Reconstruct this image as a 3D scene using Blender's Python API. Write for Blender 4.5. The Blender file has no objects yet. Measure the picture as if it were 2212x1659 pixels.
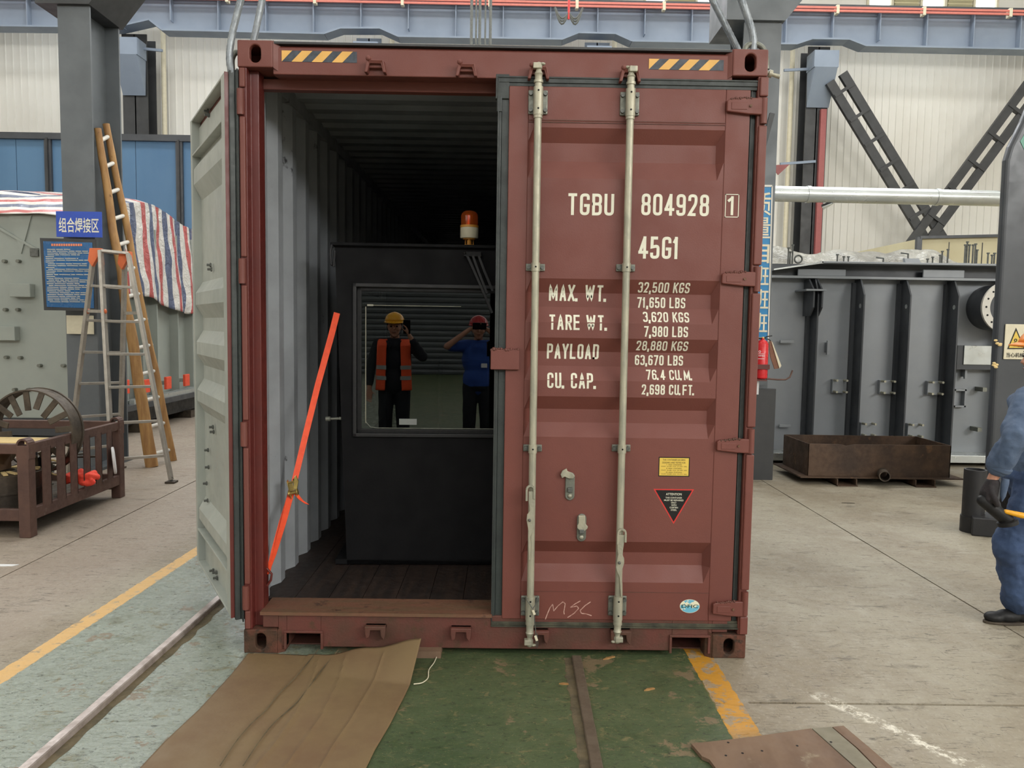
import bpy, bmesh, math, random
from math import sin, cos, pi, radians, atan2, sqrt, floor as fl
from mathutils import Vector as V, Matrix, noise
random.seed(7)
S = bpy.context.scene
COL = S.collection
# ------------------------------------------------------------------ camera
W, H, F = 2212, 1659, 1661.5
C0 = V((.0273, -3.652, 1.6048))
def cam_axes(yaw, pitch, roll):
    f = V((sin(yaw)*cos(pitch), cos(yaw)*cos(pitch), sin(pitch)))
    r = V((cos(yaw), -sin(yaw), 0)); u = r.cross(f)
    return r*cos(roll)+u*sin(roll), u*cos(roll)-r*sin(roll), f
CR, CU, CF = cam_axes(.0094, -.0745, .0151)
cd = bpy.data.cameras.new('camera'); cam = bpy.data.objects.new('camera', cd); COL.objects.link(cam)
cd.sensor_fit = 'HORIZONTAL'; cd.sensor_width = 36; cd.lens = F/W*36; cd.clip_start = .02; cd.clip_end = 200
cam.matrix_world = Matrix(((CR.x, CU.x, -CF.x, C0.x), (CR.y, CU.y, -CF.y, C0.y), (CR.z, CU.z, -CF.z, C0.z), (0, 0, 0, 1)))
S.camera = cam
def ray(x, y): return CF + CR*((x-W/2)/F) - CU*((y-H/2)/F)
def P(x, y, Y=0.):                       # point of the upright plane Y
    d = ray(x, y); return C0 + d*((Y-C0.y)/d.y)
def PX(x, y, X):                         # point of the side plane X
    d = ray(x, y); return C0 + d*((X-C0.x)/d.x)
def G(x, y, z=0.):                       # point of the level plane z
    d = ray(x, y); return C0 + d*((z-C0.z)/d.z)
# ------------------------------------------------------------------ world, lights, exposure
S.view_settings.view_transform = 'Standard'; S.view_settings.look = 'None'
S.view_settings.gamma = 1; S.view_settings.use_curve_mapping = False
S.view_settings.exposure = -.54
S.cycles.use_denoising = True
S.cycles.max_bounces = 7; S.cycles.diffuse_bounces = 4; S.cycles.glossy_bounces = 4; S.cycles.transparent_max_bounces = 12
S.cycles.sample_clamp_indirect = 6
wd = bpy.data.worlds.new('sky'); S.world = wd; wd.use_nodes = True
bg = wd.node_tree.nodes['Background']; bg.inputs[0].default_value = (.80, .90, 1, 1); bg.inputs[1].default_value = 4.0
def area(name, loc, aim, sx, sy, power, col):
    l = bpy.data.lights.new(name, 'AREA'); l.shape = 'RECTANGLE'; l.size = sx; l.size_y = sy; l.energy = power; l.color = col
    o = bpy.data.objects.new(name, l); COL.objects.link(o); o.location = loc
    o.rotation_euler = (V(aim)-V(loc)).to_track_quat('-Z', 'Y').to_euler(); return o
# daylight: the window band high in the wall behind the camera, the one in the far wall, the roof lights
area('daylight_front_windows', (2, -19.7, 9.3), (0, 0, 1.5), 30, 3.2, 2500, (1, .98, .95))
area('added_right_fill', (16.6, -9.5, 8.2), (-1, 1, 1.4), 14, 2.6, 3600, (1, .98, .95))  # fill light added at the windowless right wall, brightens the container's left wall
area('added_left_fill', (-16.6, -9.5, 8.2), (0, 1, 1.4), 14, 2.6, 800, (1, .98, .95))  # weaker fill added at the windowless left wall, for the open door's inner face
area('daylight_far_windows', (0, 15.2, 11.2), (0, 4, 0), 26, 2.4, 2300, (.93, .97, 1))
for yy, pw in ((-8, 160), (1.5, 300), (9, 1300)):
    area('daylight_roof_light', (0, yy, 12.6), (0, yy, 0), 26, 1.6, pw, (1, .99, .97))

# ------------------------------------------------------------------ materials
def lin(c):
    return tuple(((v/255)/12.92 if v/255 <= .04045 else ((v/255+.055)/1.055)**2.4) for v in c)+(1,)
class N:
    def __init__(s, name):
        s.m = bpy.data.materials.new(name); s.m.use_nodes = True; s.t = s.m.node_tree
        s.b = s.t.nodes['Principled BSDF']; s._co = None
    def n(s, ty, **kw):
        x = s.t.nodes.new(ty)
        for k, v in kw.items(): setattr(x, k, v)
        return x
    def l(s, a, b): s.t.links.new(a, b)
    def co(s):
        if not s._co: s._co = s.n('ShaderNodeTexCoord').outputs['Object']
        return s._co
    def mapped(s, sc):
        m = s.n('ShaderNodeMapping'); s.l(s.co(), m.inputs[0]); m.inputs['Scale'].default_value = sc; return m.outputs[0]
    def noise(s, scale, detail=4, rough=.55, sc=None, dist=0.):
        t = s.n('ShaderNodeTexNoise'); t.inputs['Scale'].default_value = scale; t.inputs['Detail'].default_value = detail
        t.inputs['Roughness'].default_value = rough; t.inputs['Distortion'].default_value = dist
        s.l(s.mapped(sc) if sc else s.co(), t.inputs['Vector']); return t.outputs['Fac']
    def math(s, op, a, b=0., clamp=False):
        t = s.n('ShaderNodeMath', operation=op, use_clamp=clamp)
        for i, v in enumerate((a, b)):
            if isinstance(v, (int, float)): t.inputs[i].default_value = v
            else: s.l(v, t.inputs[i])
        return t.outputs[0]
    def ramp(s, v, a, b, lo=0., hi=1.):      # smooth step from a to b
        t = s.n('ShaderNodeMapRange', interpolation_type='SMOOTHSTEP', clamp=True)
        s.l(v, t.inputs[0])
        for i, q in zip((1, 2, 3, 4), (a, b, lo, hi)): t.inputs[i].default_value = q
        return t.outputs[0]
    def mix(s, f, a, b):
        t = s.n('ShaderNodeMix', data_type='RGBA')
        if isinstance(f, (int, float)): t.inputs[0].default_value = f
        else: s.l(f, t.inputs[0])
        for i, v in ((6, a), (7, b)):
            if isinstance(v, tuple): t.inputs[i].default_value = lin(v) if len(v) == 3 else v
            else: s.l(v, t.inputs[i])
        return t.outputs[2]
    def xyz(s):
        t = s.n('ShaderNodeSeparateXYZ'); s.l(s.co(), t.inputs[0]); return t.outputs
    def base(s, c):
        if isinstance(c, tuple): s.b.inputs['Base Color'].default_value = lin(c)
        else: s.l(c, s.b.inputs['Base Color'])
    def rough(s, r):
        if isinstance(r, (int, float)): s.b.inputs['Roughness'].default_value = r
        else: s.l(r, s.b.inputs['Roughness'])
    def bump(s, h, st=.3, d=.01):
        t = s.n('ShaderNodeBump'); t.inputs['Strength'].default_value = st; t.inputs['Distance'].default_value = d
        s.l(h, t.inputs['Height']); s.l(t.outputs[0], s.b.inputs['Normal'])
def paint(name, c, c2=None, rough=.5, metal=0., scale=3., amt=.5, bump=.1, bscale=60, fine=None, spec=.5, wear=None, wlo=.62, whi=.7, wscale=9, stretch=None, coat=0.):
    k = N(name); c2 = c2 or tuple(int(v*.8) for v in c)
    m = k.mix(k.ramp(k.noise(scale, 6, .6, stretch), .35, .68, 0, amt), c, c2)
    if fine: m = k.mix(k.ramp(k.noise(fine[1], 3, .6), .45, .7, 0, fine[2]), m, fine[0])
    if wear: m = k.mix(k.ramp(k.noise(wscale, 8, .65), wlo, whi), m, wear)
    k.base(m); k.b.inputs['Metallic'].default_value = metal; k.b.inputs['Specular IOR Level'].default_value = spec
    k.rough(k.ramp(k.noise(scale*4, 4), .3, .7, max(0, rough-.08), min(1, rough+.08)))
    if coat: k.b.inputs['Coat Weight'].default_value = coat; k.b.inputs['Coat Roughness'].default_value = .15
    if bump: k.bump(k.noise(bscale, 4), bump, .004)
    return k.m
def flat(name, c, rough=.6, metal=0., spec=.4):
    return paint(name, c, tuple(int(v*.92) for v in c), rough, metal, 12, .5, .03, 200, spec=spec)
M = {}
M['red'] = paint('container_red_paint', (112, 62, 53), (103, 56, 48), .55, 0, 1.6, .7, .12, 160, wear=(104, 72, 56), wlo=.70, whi=.8, wscale=5)
M['redworn'] = paint('worn_red_paint', (112, 58, 48), (92, 62, 46), .6, 0, 5, .9, .35, 90, fine=(70, 46, 34), wear=(78, 52, 36), wlo=.52, whi=.66, wscale=14) if False else paint('worn_red_paint', (98, 54, 46), (80, 54, 42), .6, 0, 5, .9, .35, 90, wear=(78, 54, 38), wlo=.55, whi=.68, wscale=14)
M['redrust'] = paint('rusted_casting', (96, 54, 40), (70, 50, 34), .8, 0, 8, 1, .8, 70, wear=(56, 40, 28), wlo=.5, whi=.62, wscale=20)
M['deepred'] = paint('deep_red_paint', (96, 40, 35), (82, 34, 30), .4, 0, 4, .6, .1, 120)
M['greyin'] = paint('grey_inner_paint', (168, 172, 164), (150, 156, 150), .42, 0, 2.2, .7, .1, 60, wear=(120, 116, 104), wlo=.70, whi=.78, wscale=7)
M['greywall'] = paint('grey_wall_paint', (152, 156, 160), (128, 131, 134), .4, 0, 2.5, .7, .15, 40, wear=(40, 40, 42), wlo=.66, whi=.72, wscale=4)
M['gasket'] = paint('black_rubber_gasket', (52, 58, 56), (38, 42, 42), .5, 0, 6, .8, .3, 50)
M['gasketdirty'] = paint('dirty_rubber_gasket', (46, 46, 38), (84, 82, 66), .7, 0, 12, .9, .8, 40)
M['zinc'] = paint('galvanised_steel', (176, 172, 152), (146, 146, 132), .48, .35, 9, .8, .3, 90, stretch=(3, 3, .7))
M['zincdark'] = paint('dull_zinc_plate', (128, 130, 120), (100, 102, 94), .5, .5, 14, .8, .3, 80)
M['bolt'] = paint('grey_bolt_steel', (110, 112, 108), (80, 82, 78), .5, .6, 30, .6, .2, 120)
M['black'] = paint('matt_black_steel', (34, 34, 36), (26, 26, 28), .5, 0, 3, .7, .15, 70)
M['blackrubber'] = flat('black_rubber', (22, 22, 23), .6)
M['cabblack'] = paint('cab_dark_grey_paint', (17, 17, 19), (13, 13, 15), .7, 0, 2, .7, .1, 90, spec=.2)
M['dark'] = flat('dark_void_steel', (14, 14, 15), .8)
M['colgrey'] = paint('column_grey_paint', (98, 103, 106), (84, 89, 92), .5, 0, 1.2, .8, .1, 30)
M['coldark'] = paint('column_dark_paint', (56, 57, 58), (44, 45, 46), .5, 0, 1.4, .8, .1, 30)
M['beam'] = paint('girder_glare_grey', (138, 150, 166), (126, 138, 154), .6, 0, .5, .8, .05, 20)  # girder grey, paled and blued so the colour carries the glare veil
M['wallpanel'] = paint('cream_wall_cladding', (226, 224, 216), (214, 210, 200), .6, 0, .25, .9, .03, 10)
M['tankgrey'] = paint('satin_grey_tank_paint', (146, 150, 154), (130, 135, 139), .36, .1, .9, .8, .08, 25, wear=(150, 152, 148), wlo=.74, whi=.8, wscale=3)
M['tankdark'] = paint('dark_grey_tank_paint', (70, 73, 77), (58, 61, 65), .38, .1, 1.5, .8, .08, 25)
M['tankpale'] = paint('pale_grey_green_paint', (158, 164, 156), (146, 152, 145), .5, 0, 1, .8, .08, 25)
M['blue'] = paint('blue_panel_paint', (84, 120, 152), (70, 106, 140), .5, 0, .5, .9, .05, 20, wear=(130, 160, 184), wlo=.70, whi=.78, wscale=2.5, stretch=(1, 1, .25))
M['rust'] = paint('rusty_tray_steel', (82, 62, 46), (58, 44, 34), .65, .2, 4, 1, .5, 45, wear=(112, 84, 58), wlo=.60, whi=.72, wscale=7)
M['rackbrown'] = paint('brown_rack_paint', (96, 70, 60), (78, 56, 50), .55, .1, 5, .9, .3, 50, wear=(120, 108, 96), wlo=.64, whi=.72, wscale=9)
M['iron'] = paint('dark_scrap_iron', (92, 82, 70), (64, 57, 50), .6, .4, 6, .9, .4, 50)
M['wood'] = paint('yellow_pine_pole', (176, 136, 84), (140, 100, 58), .65, 0, 4, .9, .3, 60, wear=(96, 66, 40), wlo=.66, whi=.74, wscale=9, stretch=(4, 4, .6))
M['rung'] = flat('white_rung_paint', (214, 210, 200), .6)
M['alu'] = paint('ladder_aluminium', (172, 166, 156), (150, 144, 134), .42, .5, 8, .7, .1, 80)
M['orangeplastic'] = flat('orange_plastic', (214, 110, 66), .5)
M['orangebox'] = flat('orange_red_box_paint', (236, 88, 58), .5)
M['yellow'] = paint('amber_yellow_paint', (212, 150, 62), (190, 132, 50), .5, 0, 20, .6, .05)
M['decalyellow'] = flat('hazard_yellow', (226, 176, 96), .5)
M['decalblack'] = paint('hazard_black', (48, 54, 62), (72, 80, 90), .5, 0, 40, .8, .1)
M['white'] = flat('white_lettering_paint', (226, 224, 204), .5)
M['chalk'] = paint('chalk', (206, 170, 156), (150, 100, 90), .9, 0, 60, .8, 0)
M['labelyellow'] = flat('label_yellow', (222, 190, 84), .5)
M['labelred'] = flat('label_red', (208, 56, 52), .5)
M['labelblack'] = flat('label_black', (18, 18, 18), .5)
M['signblue'] = flat('sign_blue', (44, 78, 178), .35)
M['bannerblue'] = flat('banner_blue', (36, 124, 176), .4)
M['posterblue'] = paint('poster_blue', (44, 98, 148), (34, 84, 132), .25, 0, 5, .8, 0)
M['cream'] = flat('cream_sheet', (216, 208, 182), .6)
M['pinkorange'] = flat('poster_title_orange', (230, 140, 100), .6)
M['strap'] = paint('orange_webbing', (244, 84, 40), (226, 70, 34), .6, 0, 30, .6, .2, 300)
M['brass'] = paint('yellow_zinc_ratchet', (200, 178, 112), (170, 146, 84), .35, .8, 30, .6, .1)
M['rope'] = paint('steel_rope', (150, 156, 160), (112, 118, 124), .45, .5, 20, .7, .1)
M['mat'] = paint('brown_sheet', (132, 110, 80), (112, 88, 64), .55, 0, 1.4, .9, .3, 26, fine=(96, 76, 58), wear=(84, 64, 48), wlo=.69, whi=.8, wscale=4) if False else paint('brown_sheet', (126, 106, 76), (112, 86, 62), .55, 0, 1.8, .9, .3, 26, wear=(82, 64, 48), wlo=.70, whi=.85, wscale=4)
M['ply'] = paint('worn_plywood', (124, 100, 80), (100, 78, 62), .75, 0, 4, .9, .3, 40, wear=(142, 128, 106), wlo=.62, whi=.72, wscale=6, stretch=(1, .35, 1))
M['plank'] = paint('grey_plank', (128, 122, 104), (110, 104, 90), .8, 0, 5, .9, .3, 40)
M['floorwood'] = paint('dark_container_floor', (50, 38, 32), (30, 24, 22), .55, 0, 5, .9, .5, 30, wear=(86, 58, 42), wlo=.66, whi=.74, wscale=9, stretch=(5, .4, 1))
M['sillworn'] = paint('worn_sill_plate', (112, 74, 56), (96, 76, 54), .7, 0, 6, .9, .5, 50, wear=(70, 48, 38), wlo=.58, whi=.66, wscale=11, stretch=(.6, 3, 1))
M['railtop'] = paint('polished_rail_steel', (200, 188, 182), (150, 136, 128), .38, .45, 14, .8, .3, 60, wear=(96, 82, 72), wlo=.66, whi=.72, wscale=16)
M['raildull'] = paint('dull_rail_steel', (104, 92, 78), (88, 76, 62), .6, .2, 9, .8, .3, 60)
M['dirt'] = paint('dirt_in_groove', (104, 92, 68), (72, 66, 50), .9, 0, 10, .9, .8, 60)
M['duct'] = paint('galvanised_duct', (196, 200, 198), (176, 180, 178), .34, .75, 2, .7, .05)
M['pinkred'] = flat('faded_red_pipe', (154, 86, 84), .5)
M['redrail'] = flat('red_conductor_rail', (206, 120, 106), .5)
M['cranered'] = flat('crane_red', (208, 62, 60), .5)
M['extred'] = flat('extinguisher_red', (206, 42, 46), .3)
M['paper'] = flat('white_paper', (222, 222, 222), .8)
M['card'] = flat('brown_card', (128, 92, 74), .8)
M['booth'] = paint('yellow_beige_panel', (202, 194, 160), (192, 182, 148), .6, 0, 1, .8, .05)
M['skin'] = flat('skin', (186, 136, 112), .5)
M['denim'] = paint('blue_work_cloth', (84, 100, 124), (64, 80, 104), .85, 0, 6, .9, .5, 60, wear=(120, 142, 170), wlo=.68, whi=.76, wscale=5)
M['denim2'] = paint('blue_work_trousers', (60, 80, 114), (46, 62, 92), .85, 0, 6, .9, .5, 60, wear=(112, 138, 172), wlo=.66, whi=.74, wscale=5)
M['glove'] = paint('black_glove', (30, 28, 30), (46, 38, 40), .8, 0, 20, .8, .4, 80)
M['shirtblue'] = flat('royal_blue_shirt', (40, 74, 150), .8)
M['darkcloth'] = flat('dark_cloth', (26, 28, 34), .85)
M['vest'] = flat('orange_vest', (240, 88, 44), .7)
M['reflective'] = flat('reflective_tape', (150, 154, 150), .4)
M['helmety'] = flat('yellow_helmet', (236, 170, 40), .3)
M['helmetr'] = flat('red_helmet', (170, 34, 38), .3)
M['helmeto'] = flat('orange_helmet', (232, 136, 40), .35)
M['hair'] = flat('black_hair', (18, 16, 16), .6)
M['phone'] = flat('black_phone', (12, 12, 14), .2)
M['lampface'] = flat('lamp_glass', (220, 226, 228), .2)
M['clothorange'] = paint('bright_orange_cloth', (255, 84, 62), (236, 66, 50), .7, 0, 12, .6, .6, 30)
M['foam'] = flat('cream_foam', (222, 196, 140), .8)
def tarp_mat(name, axis, per, bd=.08):
    k = N(name); x = k.xyz(); v = x[axis]
    v = k.math('ADD', v, k.math('MULTIPLY', k.noise(1.2, 2), .25))
    m = k.math('FRACT', k.math('DIVIDE', v, per))
    def band(a, b): return k.math('MULTIPLY', k.math('GREATER_THAN', m, a), k.math('LESS_THAN', m, b))
    c = k.mix(band(.02, .27), (224, 220, 212), (192, 92, 88))
    c = k.mix(band(.50, .76), c, (88, 98, 126))
    k.base(c); k.rough(.24); k.bump(k.noise(7, 6, .65, None, 1.5), .9, bd); return k.m
M['tarp'] = tarp_mat('striped_tarpaulin', 1, .52)
M['tarpx'] = tarp_mat('striped_tarpaulin_flat', 2, .19, .012)
k = N('clear_plastic_sheet'); k.base(k.mix(k.ramp(k.noise(2.5, 4), .4, .65), (196, 194, 184), (168, 166, 158))); k.rough(.16); k.bump(k.noise(9, 6, .65, None, 1.2), 1., .09); M['plastic'] = k.m
# window glass of the cab: a reflecting pane, dark behind
k = N('cab_window_glass')
gl = k.n('ShaderNodeBsdfGlossy'); gl.inputs['Roughness'].default_value = 0.0; gl.inputs['Color'].default_value = (1, 1, 1, 1)
tr = k.n('ShaderNodeBsdfTransparent'); tr.inputs['Color'].default_value = (.55, .58, .56, 1)
fr = k.n('ShaderNodeFresnel'); fr.inputs['IOR'].default_value = 1.85
mx = k.n('ShaderNodeMixShader'); k.l(fr.outputs[0], mx.inputs[0]); k.l(tr.outputs[0], mx.inputs[1]); k.l(gl.outputs[0], mx.inputs[2])
k.l(mx.outputs[0], k.t.nodes['Material Output'].inputs[0]); M['glass'] = k.m
k = N('amber_lens'); k.base((240, 120, 50)); k.rough(.1); k.b.inputs['Transmission Weight'].default_value = .75; k.b.inputs['IOR'].default_value = 1.3; M['amber'] = k.m
k = N('amber_reflector'); k.base((250, 150, 80)); k.rough(.25); k.b.inputs['Metallic'].default_value = .7; M['reflector'] = k.m
# daylight panes: frosted sheets lit by the sky outside
k = N('daylit_window_pane'); k.base((240, 244, 250)); k.b.inputs['Emission Color'].default_value = (.93, .97, 1, 1); k.b.inputs['Emission Strength'].default_value = 3.2; M['pane'] = k.m
# floor: painted zones, wear, scratches
def floor_mat():
    k = N('workshop_floor'); x = k.xyz()
    X = k.math('SUBTRACT', x[0], k.math('MULTIPLY', x[1], .05)); XR = x[0]
    nz = k.noise(14, 5, .65); nb = k.noise(1.1, 5, .6); n3 = k.noise(3.4, 6, .7)
    nf = k.noise(55, 5, .7)
    edge = k.math('MULTIPLY', k.math('SUBTRACT', nz, .5), .03)
    Xe = k.math('ADD', X, edge); XRe = k.math('ADD', XR, edge)
    con = k.mix(k.ramp(nb, .35, .65), (156, 148, 130), (138, 127, 108))
    con = k.mix(k.ramp(n3, .5, .75, 0, .6), con, (170, 163, 148))
    left = k.ramp(X, -2.6, -2.2, 1, 0)
    con = k.mix(k.math('MULTIPLY', left, .55), con, (150, 134, 122))
    dark = k.ramp(k.noise(1, 6, .75, (3.2, 9, 1), .6), .56, .70, 0, .7)
    con = k.mix(dark, con, (92, 84, 70))
    scr = k.ramp(k.noise(1, 5, .8, (9, 46, 1), 1.2), .575, .64, 0, .75)
    con = k.mix(scr, con, (70, 64, 56))
    scr2 = k.ramp(k.noise(1, 4, .8, (60, 14, 1), 1.5), .60, .65, 0, .55)
    con = k.mix(scr2, con, (84, 76, 66))
    con = k.mix(k.ramp(nf, .5, .75, 0, .35), con, (196, 188, 170))
    grn = k.mix(k.ramp(nb, .35, .65), (62, 78, 50), (80, 92, 62))
    gx = k.ramp(X, -1.2, -.6, 1, 0)
    grn = k.mix(k.math('MULTIPLY', gx, .75), grn, (158, 166, 156))  # glossy sheen of the left strip put into the green as a pale tone
    grn = k.mix(k.ramp(n3, .52, .72, 0, .7), grn, (98, 98, 66))
    grn = k.mix(k.ramp(k.noise(9, 6, .75, (1, 1.6, 1), 1.), .56, .66, 0, .8), grn, (118, 110, 76))
    grn = k.mix(k.ramp(k.noise(30, 5, .75, (1, 2.2, 1), 1.), .56, .62, 0, .7), grn, (40, 46, 36))
    grn = k.mix(k.ramp(k.noise(60, 4, .8, (1, 1.3, 1), 2.), .60, .66, 0, .8), grn, (150, 138, 96))
    # green zone
    ing = k.math('MULTIPLY', k.math('GREATER_THAN', Xe, -2.16), k.math('LESS_THAN', XRe, .95))
    c = k.mix(ing, con, grn)
    worn = k.ramp(k.noise(7, 7, .7), .44, .54)
    bare = k.ramp(k.noise(3.1, 6, .7), .59, .62, 0, .8)
    c = k.mix(k.math('MULTIPLY', ing, bare), c, (126, 108, 84))
    yl = k.math('MULTIPLY', k.math('GREATER_THAN', Xe, -2.25), k.math('LESS_THAN', Xe, -2.155))
    c = k.mix(k.math('MULTIPLY', yl, k.ramp(k.noise(16, 6, .7), .36, .46, .25, .95)), c, (214, 172, 108))
    fade = k.ramp(x[1], -.86, -.60)
    yr = k.math('MULTIPLY', k.math('GREATER_THAN', XRe, .945), k.math('LESS_THAN', XRe, 1.07))
    yr = k.math('MULTIPLY', k.math('MULTIPLY', yr, fade), k.ramp(k.noise(11, 7, .75), .44, .50, .15, .95))
    c = k.mix(yr, c, (196, 140, 40))
    # scuffed white line running off to the lower right
    d = k.math('SUBTRACT', k.math('ADD', x[0], k.math('MULTIPLY', x[1], .65)), 1.19)
    d = k.math('ABSOLUTE', k.math('ADD', d, edge))
    wl = k.math('MULTIPLY', k.ramp(d, .03, .065, 1, 0), k.math('MULTIPLY', k.ramp(x[0], 1.15, 1.3), k.ramp(k.noise(18, 6, .8), .46, .60)))
    wl = k.math('MULTIPLY', wl, k.ramp(x[1], -.45, -.3, 1, 0))
    c = k.mix(wl, c, (222, 216, 200))
    k.base(c)
    rg = k.ramp(nz, .3, .7, .48, .66); rgg = k.ramp(nz, .3, .7, .14, .34)
    t = k.n('ShaderNodeMix', data_type='FLOAT'); k.l(k.math('MULTIPLY', ing, k.ramp(X, -.9, -.5, 1, .15)), t.inputs[0]); k.l(rg, t.inputs[2]); k.l(rgg, t.inputs[3]); k.l(t.outputs[0], k.b.inputs['Roughness'])
    h = k.math('ADD', k.math('MULTIPLY', k.noise(26, 6, .7, (1, 1.6, 1)), .6), k.math('MULTIPLY', k.noise(5, 5), 1.4))
    h = k.math('SUBTRACT', h, k.math('MULTIPLY', k.math('ADD', scr, dark), .25))
    k.bump(h, .5, .008)
    return k.m
M['floor'] = floor_mat()

# ------------------------------------------------------------------ geometry helpers
ORG = {}
def org(o):
    return ORG.get(o.name, V((0, 0, 0))) if o else V((0, 0, 0))
class MB:
    def __init__(s): s.v = []; s.f = []; s.mi = []; s.cur = 0
    def mat(s, i): s.cur = i; return s
    def add(s, vs, fs):
        b = len(s.v); s.v += [V(p) for p in vs]; s.f += [tuple(i+b for i in f) for f in fs]; s.mi += [s.cur]*len(fs); return s
    def box(s, a, b):
        x0, y0, z0 = (min(a[i], b[i]) for i in range(3)); x1, y1, z1 = (max(a[i], b[i]) for i in range(3))
        return s.add([(x0, y0, z0), (x1, y0, z0), (x1, y1, z0), (x0, y1, z0), (x0, y0, z1), (x1, y0, z1), (x1, y1, z1), (x0, y1, z1)],
                     [(3, 2, 1, 0), (4, 5, 6, 7), (0, 1, 5, 4), (1, 2, 6, 5), (2, 3, 7, 6), (3, 0, 4, 7)])
    def bar(s, p, q, w, h, up=(0, 0, 1)):     # box beam from p to q, w across, h along up
        p, q = V(p), V(q); d = (q-p).normalized(); up = V(up)
        if abs(d.dot(up)) > .99: up = V((0, 1, 0))
        r = d.cross(up).normalized(); u = r.cross(d).normalized(); r *= w/2; u *= h/2
        return s.add([p-r-u, p+r-u, p+r+u, p-r+u, q-r-u, q+r-u, q+r+u, q-r+u], [(0, 1, 2, 3), (7, 6, 5, 4), (1, 0, 4, 5), (2, 1, 5, 6), (3, 2, 6, 7), (0, 3, 7, 4)])
    def tube(s, pts, r, n=12, cap=True, lobes=0, twist=0):
        pts = [V(p) for p in pts]; rs = r if isinstance(r, (list, tuple)) else [r]*len(pts); vs = []; fs = []
        ref = None; L = 0
        for i, p in enumerate(pts):
            d = ((pts[min(i+1, len(pts)-1)]-pts[max(i-1, 0)])).normalized()
            if ref is None: ref = d.cross(V((0, 0, 1)) if abs(d.z) < .9 else V((1, 0, 0))).normalized()
            ref = (ref-d*ref.dot(d)).normalized(); b = d.cross(ref)
            if i: L += (p-pts[i-1]).length
            for j in range(n):
                a = 2*pi*j/n; rr = rs[i]
                if lobes: rr *= .66+.34*abs(cos(lobes/2*(a+twist*L)))**.6
                vs.append(p+(ref*cos(a)+b*sin(a))*rr)
        for i in range(len(pts)-1):
            for j in range(n): fs.append((i*n+j, i*n+(j+1) % n, (i+1)*n+(j+1) % n, (i+1)*n+j))
        if cap: fs.append(tuple(range(n-1, -1, -1))); fs.append(tuple((len(pts)-1)*n+j for j in range(n)))
        return s.add(vs, fs)
    def lathe(s, c, prof, n=24, axis=(0, 0, 1), closed=False):   # prof: (radius, height) along axis
        ax = V(axis).normalized(); a = ax.cross(V((1, 0, 0)) if abs(ax.x) < .9 else V((0, 1, 0))).normalized(); b = ax.cross(a); c = V(c)
        vs = [c+ax*h+(a*cos(2*pi*j/n)+b*sin(2*pi*j/n))*r for r, h in prof for j in range(n)]
        m = len(prof); fs = []
        for i in range(m if closed else m-1):
            i2 = (i+1) % m
            for j in range(n): fs.append((i*n+j, i*n+(j+1) % n, i2*n+(j+1) % n, i2*n+j))
        if not closed: fs.append(tuple(range(n-1, -1, -1))); fs.append(tuple((m-1)*n+j for j in range(n)))
        return s.add(vs, fs)
    def prism(s, poly, d):                      # extrude polygon by vector d
        poly = [V(p) for p in poly]; d = V(d); n = len(poly)
        return s.add(poly+[p+d for p in poly], [tuple(range(n-1, -1, -1)), tuple(range(n, 2*n))]+[(i, (i+1) % n, n+(i+1) % n, n+i) for i in range(n)])
    def sphere(s, c, r, n=12, sc=(1, 1, 1), rot=None):
        c = V(c); vs = []; fs = []
        for i in range(1, n):
            for j in range(2*n):
                t = pi*i/n; a = pi*j/n; p = V((sin(t)*cos(a)*sc[0], sin(t)*sin(a)*sc[1], cos(t)*sc[2]))*r
                vs.append(c+(rot @ p if rot else p))
        N2 = 2*n
        for i in range(n-2):
            for j in range(N2): fs.append((i*N2+j, (i+1)*N2+j, (i+1)*N2+(j+1) % N2, i*N2+(j+1) % N2))
        t = V((0, 0, r*sc[2])); t = rot @ t if rot else t
        vs += [c+t, c-t]; a = len(vs)-2
        for j in range(N2): fs.append((a, j, (j+1) % N2)); fs.append((a+1, (n-2)*N2+(j+1) % N2, (n-2)*N2+j))
        return s.add(vs, fs)
    def capsule(s, p, q, r0, r1, n=12):
        p, q = V(p), V(q); d = q-p; L = d.length or 1e-4; d = d/L if L > 1e-4 else V((0, 0, 1)); pr = []
        for i in range(5): t = -pi/2+pi/2*i/4; pr.append((max(r0*cos(t), 1e-4), r0*sin(t)))
        for i in range(5): t = pi/2*i/4; pr.append((max(r1*cos(t), 1e-4), L+r1*sin(t)))
        return s.lathe(p, pr, n, d)
    def grid(s, fn, nu, nv, thick=None):        # fn(u,v)->point, u,v in 0..1
        vs = [fn(i/nu, j/nv) for j in range(nv+1) for i in range(nu+1)]
        fs = [(j*(nu+1)+i, j*(nu+1)+i+1, (j+1)*(nu+1)+i+1, (j+1)*(nu+1)+i) for j in range(nv) for i in range(nu)]
        return s.add(vs, fs)
    def xf(s, M4):
        s.v = [M4 @ p for p in s.v]; return s
    def build(s, name, m, parent=None, bevel=0, smooth=False, solid=0, sub=0, seg=2):
        o0 = org(parent)
        me = bpy.data.meshes.new(name); me.from_pydata([tuple(p-o0) for p in s.v], [], s.f)
        ms = m if isinstance(m, (list, tuple)) else [m]
        for q in ms: me.materials.append(M[q] if isinstance(q, str) else q)
        if len(ms) > 1: me.polygons.foreach_set('material_index', s.mi)
        bm = bmesh.new(); bm.from_mesh(me); bmesh.ops.recalc_face_normals(bm, faces=bm.faces); bm.to_mesh(me); bm.free()
        if smooth: me.polygons.foreach_set('use_smooth', [True]*len(me.polygons))
        o = bpy.data.objects.new(name, me); COL.objects.link(o)
        if parent: o.parent = parent; ORG[o.name] = o0
        if solid: md = o.modifiers.new('s', 'SOLIDIFY'); md.thickness = solid; md.offset = 0
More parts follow.
